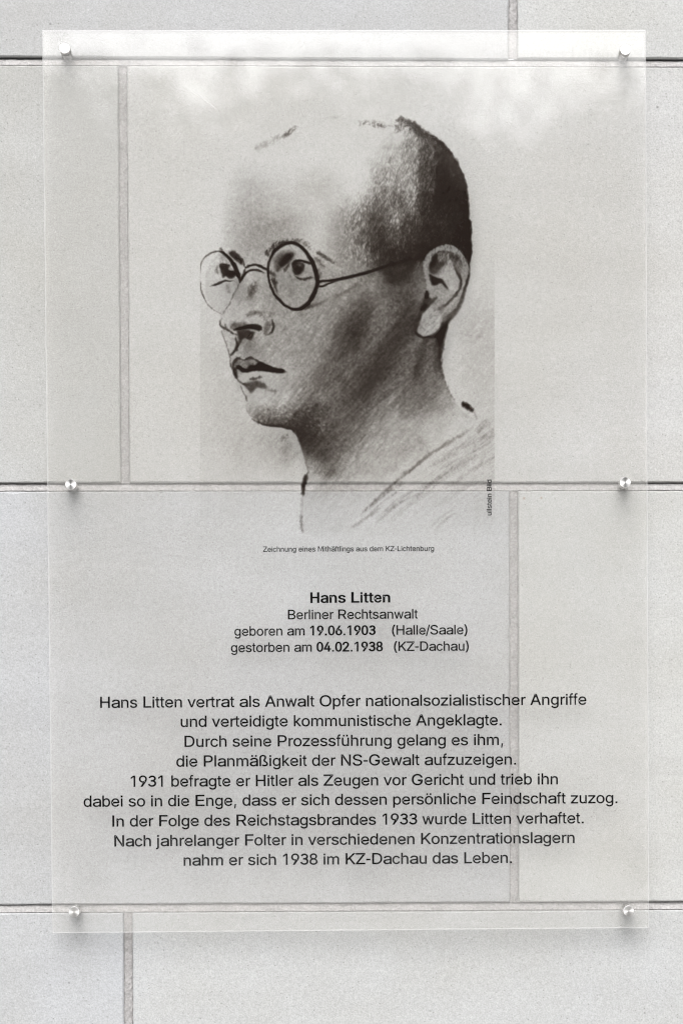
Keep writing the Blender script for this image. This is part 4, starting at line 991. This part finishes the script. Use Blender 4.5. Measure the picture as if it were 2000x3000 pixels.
def to_wall(px, py, y):
    """a point measured on the photograph, laid on the plane at depth y"""
    v = np.array([(px - PPX) / F_PX, -(py - PPY) / F_PX, 1.0])
    d = RM.T @ v                                # world direction as (x, z, depth)
    s = (y + CAM_D) / d[2]
    return CX + d[0] * s, CZ + d[1] * s

def to_plaque(px, py, y):
    x, z = to_wall(px, py, y)
    c, s = math.cos(PROT), math.sin(PROT)
    return x * c + z * s, -x * s + z * c

plaque = obj('memorial_plaque', None, loc=(0, 0, 0))
plaque.rotation_euler.y = -PROT
tag(plaque, 'clear acrylic plaque with charcoal portrait and black German text on the stone wall', 'plaque')

def panel_mesh():
    b = 0.0005
    hw, hh = PW / 2, PH / 2
    rings = [(hw - b, hh - b, -GAP - THK), (hw, hh, -GAP - THK + b), (hw, hh, -GAP - b), (hw - b, hh - b, -GAP)]
    V, F, mi = [], [], []
    for w, h, y in rings:
        V += [(-w, y, -h), (w, y, -h), (w, y, h), (-w, y, h)]
    F.append((0, 1, 2, 3)); mi.append(0)
    F.append((15, 14, 13, 12)); mi.append(2)
    for r in range(3):
        for i in range(4):
            j = (i + 1) % 4
            F.append((r * 4 + j, r * 4 + i, r * 4 + 4 + i, r * 4 + 4 + j))
            mi.append(1)
    me = mesh('acrylic_sheet', V, F)
    me.materials.append(acrylic_material(False))
    me.materials.append(edge_material())
    me.materials.append(acrylic_material(True))
    me.polygons.foreach_set('material_index', mi)
    return me
obj('acrylic_sheet', panel_mesh(), None, plaque)

def scratch(pts, w):
    V, F = [], []
    n = len(pts)
    q = [to_plaque(a, b, -GAP - THK) for a, b in pts]
    for i, (x, z) in enumerate(q):
        hw = w / 2 * math.sin(math.pi * (i + .4) / n)
        V += [(x - hw * .55, -GAP - THK - .00015, z - hw * .8), (x + hw * .55, -GAP - THK - .00015, z + hw * .8)]
    for i in range(n - 1):
        F.append((2 * i, 2 * i + 2, 2 * i + 3, 2 * i + 1))
    obj('scratch', mesh('scratch', V, F), bpy.data.materials['sawn_acrylic_edge'], plaque)
scratch([(538, 250), (556, 262), (580, 276), (600, 292), (618, 305), (636, 320)], .0007)

# ---- the portrait print
D = draw_portrait()
ny, nx = D.shape
# the photograph-to-sheet map is smooth: evaluate it on the whole grid at once
vx, vz = (GX - PPX) / F_PX, -(GY - PPY) / F_PX
dirs = np.stack([vx, vz, np.ones_like(vx)], -1) @ RM
sc_ = (PRINT_Y + CAM_D) / dirs[..., 2]
wx_, wz_ = CX + dirs[..., 0] * sc_, CZ + dirs[..., 1] * sc_
c_, s_ = math.cos(PROT), math.sin(PROT)
lx, lz = wx_ * c_ + wz_ * s_, -wx_ * s_ + wz_ * c_
co = np.stack([lx, np.full_like(lx, PRINT_Y), lz], -1).reshape(-1, 3)
idx = np.arange(ny * nx).reshape(ny, nx)
quads = np.stack([idx[:-1, :-1], idx[1:, :-1], idx[1:, 1:], idx[:-1, 1:]], -1).reshape(-1, 4)
pme = bpy.data.meshes.new('portrait_print')
pme.vertices.add(len(co))
pme.vertices.foreach_set('co', co.astype(np.float32).ravel())
pme.loops.add(quads.size)
pme.loops.foreach_set('vertex_index', quads.astype(np.int32).ravel())
pme.polygons.add(len(quads))
pme.polygons.foreach_set('loop_start', np.arange(0, quads.size, 4, dtype=np.int32))
pme.polygons.foreach_set('loop_total', np.full(len(quads), 4, dtype=np.int32))
pme.update(calc_edges=True)
at = pme.attributes.new('ink', 'FLOAT', 'POINT')
at.data.foreach_set('value', D.astype(np.float32).ravel())
pr = obj('portrait_print', pme, ink_material(), plaque)
pr['label'] = 'charcoal drawing of a man with cropped hair and round spectacles, head turned to the left'

# ---- the lettering
ADV = dict(zip("ABDEFGHIKLMNOPRSZ", (667, 667, 722, 667, 611, 778, 722, 278, 667, 556, 833, 722, 778, 667, 722, 667, 611)))
ADV.update(zip("abcdefghijklmnoprstuvwz", (556, 556, 500, 556, 556, 278, 556, 556, 222, 222, 500, 222, 833, 556, 556, 556, 333, 500, 278, 556, 500, 722, 500)))
ADV.update({'ß': 611, 'ä': 556, 'ö': 556, 'ü': 556, ' ': 278, '(': 333, ')': 333, ',': 278, '.': 278, '-': 333, '/': 278})
ADV.update({c: 556 for c in '0123456789'})
BOX = {'A': (14, 654), 'B': (74, 627), 'D': (81, 674), 'E': (86, 616), 'F': (86, 583), 'G': (48, 704), 'H': (77, 646), 'I': (91, 188), 'K': (76, 663), 'L': (76, 537),
       'M': (73, 761), 'N': (76, 646), 'O': (39, 739), 'P': (86, 622), 'R': (88, 684), 'S': (49, 620), 'Z': (23, 588), 'a': (36, 530), 'b': (58, 517), 'c': (30, 477),
       'd': (35, 499), 'e': (40, 516), 'f': (14, 262), 'g': (40, 499), 'h': (65, 491), 'i': (67, 154), 'j': (-30, 154), 'k': (67, 501), 'l': (67, 154), 'm': (65, 769),
       'n': (65, 491), 'o': (35, 521), 'p': (58, 517), 'r': (77, 332), 's': (32, 464), 't': (14, 257), 'u': (68, 489), 'v': (8, 492), 'w': (14, 709), 'z': (31, 469),
       'ß': (67, 571), 'ä': (36, 530), 'ö': (35, 521), 'ü': (68, 489), '0': (37, 519), '1': (101, 359), '2': (26, 507), '3': (34, 522), '4': (25, 523), '6': (38, 518),
       '8': (38, 517), '9': (42, 514), '.': (87, 191), ',': (87, 191), '-': (44, 289), '/': (-17, 295), '(': (68, 299), ')': (34, 265)}
BADV = {'H': 722, 'a': 556, 'n': 611, 's': 556, 'L': 611, 'i': 278, 't': 333, 'e': 556}
M_TEXT = text_material()
TALL = 'ABDEFGHIKLMNOPRSZbdfhkltß0123456789()/äöü'

def print_line(spans, label, size, x0, x1, yl, yr, vertical=False):
    """spans = [(text, bold, gap after in em/1000)], baseline from (x0, yl) to (x1, yr) as measured on the photograph"""
    pen, glyphs = 0.0, []
    first = None
    for text, bold, gap in spans:
        for ch in text:
            adv = (BADV.get(ch, ADV[ch]) if bold else ADV[ch])
            if ch != ' ':
                b0, b1 = BOX[ch]
                if bold:
                    k = adv / ADV[ch]
                    b0, b1 = b0 * k - 6, b1 * k + 8
                if first is None:
                    first = pen + b0
                glyphs.append((ch, pen + b0, pen + b1, bold))
                last = pen + b1
            pen += adv
        pen += gap
    per = 1.0 / (last - first)
    # the corner points of this line on the sheet
    if vertical:
        A = np.array(to_plaque(x0, yl, PRINT_Y)); B = np.array(to_plaque(x0, yr, PRINT_Y))
    else:
        A = np.array(to_plaque(x0, yl, PRINT_Y)); B = np.array(to_plaque(x1, yr, PRINT_Y))
    run = B - A
    Lr = float(np.hypot(*run))
    ex = run / Lr
    ez = np.array([-ex[1], ex[0]])
    em = size * 0.000341                       # metres per em
    ks = em / 1000.0
    bm = bmesh.new()
    for ch, a, b, bold in glyphs:
        cs = GLYPHS[ch]
        xs = [p[0] for c in cs for p in c]
        gx0, gx1 = min(xs), max(xs)
        inset = 23 if bold else 0
        a2, b2 = a + inset, b - inset
        loops = []
        off = 33.0 if bold else (14.0 if size < 30 else 10.0)
        for c in cs:
            pts = [((a2 + (px_ - gx0) / (gx1 - gx0) * (b2 - a2)), py_ * 716.0 / 509.0 * (1.0 if ch in TALL or py_ <= 0 else 0.975)) for px_, py_ in c]
            loops.append(pts)
        # outer loops run one way and counters the other: push both outwards into the white
        ar = [sum(p[0] * q[1] - q[0] * p[1] for p, q in zip(l, l[1:] + l[:1])) for l in loops]
        sgn = 1.0 if ar[max(range(len(ar)), key=lambda i: abs(ar[i]))] > 0 else -1.0
        tess = []
        for l in loops:
            n = len(l)
            out = []
            for i in range(n):
                p0, p1, p2 = l[i - 1], l[i], l[(i + 1) % n]
                d1 = (p1[0] - p0[0], p1[1] - p0[1]); d2 = (p2[0] - p1[0], p2[1] - p1[1])
                l1, l2 = math.hypot(*d1) or 1, math.hypot(*d2) or 1
                n1, n2 = (d1[1] / l1, -d1[0] / l1), (d2[1] / l2, -d2[0] / l2)
                mx_, my_ = n1[0] + n2[0], n1[1] + n2[1]
                mm = mx_ * mx_ + my_ * my_
                k = min(2.0 / mm if mm > .2 else 1.5, 1.5) * off * sgn
                out.append((p1[0] + mx_ * k, p1[1] + my_ * k * (.55 if bold else 1.0)))
            tess.append([Vector((A[0] + ex[0] * (u - first) * per * Lr + ez[0] * w * ks, A[1] + ex[1] * (u - first) * per * Lr + ez[1] * w * ks, 0)) * 1000 for u, w in out])
        # overlapping strokes of a letter are filled one by one, each with the counters that lie inside it
        def inside(pt, l):
            r = False
            for p, q in zip(l, l[1:] + l[:1]):
                if (p[1] > pt[1]) != (q[1] > pt[1]) and pt[0] < (q[0] - p[0]) * (pt[1] - p[1]) / (q[1] - p[1]) + p[0]:
                    r = not r
            return r
        outer = [i for i in range(len(loops)) if ar[i] * sgn > 0]
        for oi in outer:
            grp = [tess[oi]] + [tess[i] for i in range(len(loops)) if ar[i] * sgn < 0 and inside(loops[i][0], loops[oi])]
            flat = [v for l in grp for v in l]
            vs = [bm.verts.new((v.x / 1000, PRINT_Y - 0.0002, v.y / 1000)) for v in flat]
            for tri in tessellate_polygon(grp):
                try:
                    bm.faces.new([vs[i] for i in tri])
                except ValueError:
                    pass
    me = bpy.data.meshes.new('printed_line')
    bm.to_mesh(me)
    bm.free()
    o = obj('printed_line', me, M_TEXT, plaque)
    if label:
        o['label'] = label
    return o

print_line([('Zeichnung eines Mithäftlings aus dem KZ-Lichtenburg', 0, 0)], 'small caption under the portrait', 21.0, 770.6, 1270.6, 1616.6, 1614.2)
print_line([('ullstein Bild', 0, 0)], 'tiny picture credit reading upwards beside the portrait', 19.6, 1439.0, 0, 1509.8, 1405.4, True)
print_line([('Hans Litten', 1, 0)], 'bold name line', 42.0, 909.3, 1142.4, 1766.2, 1764.6)
print_line([('Berliner Rechtsanwalt', 0, 0)], 'line under the bold name', 38.6, 843.6, 1223.0, 1814.6, 1812.2)
print_line([('geboren am ', 0, 0), ('19.06.1903', 1, 1140), ('(Halle/Saale)', 0, 0)], 'date of birth line with bold date', 38.6, 687.0, 1368.5, 1863.0, 1858.4)
print_line([('gestorben am ', 0, 0), ('04.02.1938', 1, 740), ('(KZ-Dachau)', 0, 0)], 'date of death line with bold date', 38.6, 676.8, 1372.4, 1911.0, 1906.2)
for text, xa, xb, ya, yb in (
        ('Hans Litten vertrat als Anwalt Opfer nationalsozialistischer Angriffe', 294.0, 1716.6, 2074.4, 2064.8),
        ('und verteidigte kommunistische Angeklagte.', 529.8, 1468.4, 2130.2, 2125.0),
        ('Durch seine Prozessführung gelang es ihm,', 541.0, 1472.5, 2188.8, 2183.0),
        ('die Planmäßigkeit der NS-Gewalt aufzuzeigen.', 517.0, 1510.6, 2246.8, 2240.4),
        ('1931 befragte er Hitler als Zeugen vor Gericht und trieb ihn', 383.5, 1633.0, 2305.8, 2298.4),
        ('dabei so in die Enge, dass er sich dessen persönliche Feindschaft zuzog.', 245.4, 1807.4, 2364.4, 2353.4),
        ('In der Folge des Reichstagsbrandes 1933 wurde Litten verhaftet.', 329.8, 1708.6, 2422.4, 2412.6),
        ('Nach jahrelanger Folter in verschiedenen Konzentrationslagern', 335.6, 1682.0, 2480.8, 2470.2),
        ('nahm er sich 1938 im KZ-Dachau das Leben.', 538.5, 1498.7, 2537.0, 2529.0)):
    print_line([(text, 0, 0)], None, 45.4, xa, xb, ya, yb)

# ---- six steel standoffs
def lathe(name, prof, n=40, smooth=True):
    V, F = [], []
    for r, y in prof:
        if r < 1e-7:
            V.append((0, y, 0))
        else:
            V += [(r * math.cos(2 * math.pi * i / n), y, r * math.sin(2 * math.pi * i / n)) for i in range(n)]
    pos = 0
    starts = []
    for r, y in prof:
        starts.append((pos, r < 1e-7))
        pos += 1 if r < 1e-7 else n
    for (a, pa), (b, pb) in zip(starts[:-1], starts[1:]):
        for i in range(n):
            j = (i + 1) % n
            if pa:
                F.append((a, b + j, b + i))
            elif pb:
                F.append((a + i, a + j, b))
            else:
                F.append((a + i, a + j, b + j, b + i))
    me = mesh(name, V, F)
    if smooth:
        me.polygons.foreach_set('use_smooth', [True] * len(me.polygons))
        me.set_sharp_from_angle(angle=math.radians(25))
    return me

CAPR, CAPT = 0.0055, 0.0060
FRONT = -GAP - THK
cap_me = lathe('cap', [(0, -CAPT + .00012), (CAPR - .0004, -CAPT), (CAPR, -CAPT + .0004), (CAPR, 0.0)], 48)
cap_me.materials.append(steel_material(True))
cap_me.materials.append(steel_material(False))
cap_me.polygons.foreach_set('material_index', [0 if p.center.y < -CAPT + .00015 else 1 for p in cap_me.polygons])
bar_me = lathe('barrel', [(CAPR, 0.0), (CAPR, GAP - .0004), (CAPR - .0006, GAP), (0, GAP)], 40)
bar_me.materials.append(cap_me.materials[1])
CAPS = [((189, 139), 'top left'), ((1832, 143), 'top right'), ((207, 1419), 'middle left'), ((1831, 1413), 'middle right'), ((217, 2673), 'bottom left'), ((1841, 2670), 'bottom right')]
for (px, py), where in CAPS:
    x, z = to_plaque(px, py, FRONT - CAPT)
    s = obj('standoff', None, None, plaque, (x, FRONT, z))
    obj('cap', cap_me, None, s, (0, -0.0001, 0))
    obj('barrel', bar_me, None, s, (0, THK + 0.0001, 0))
    s['group'] = 'steel standoffs holding the plaque'
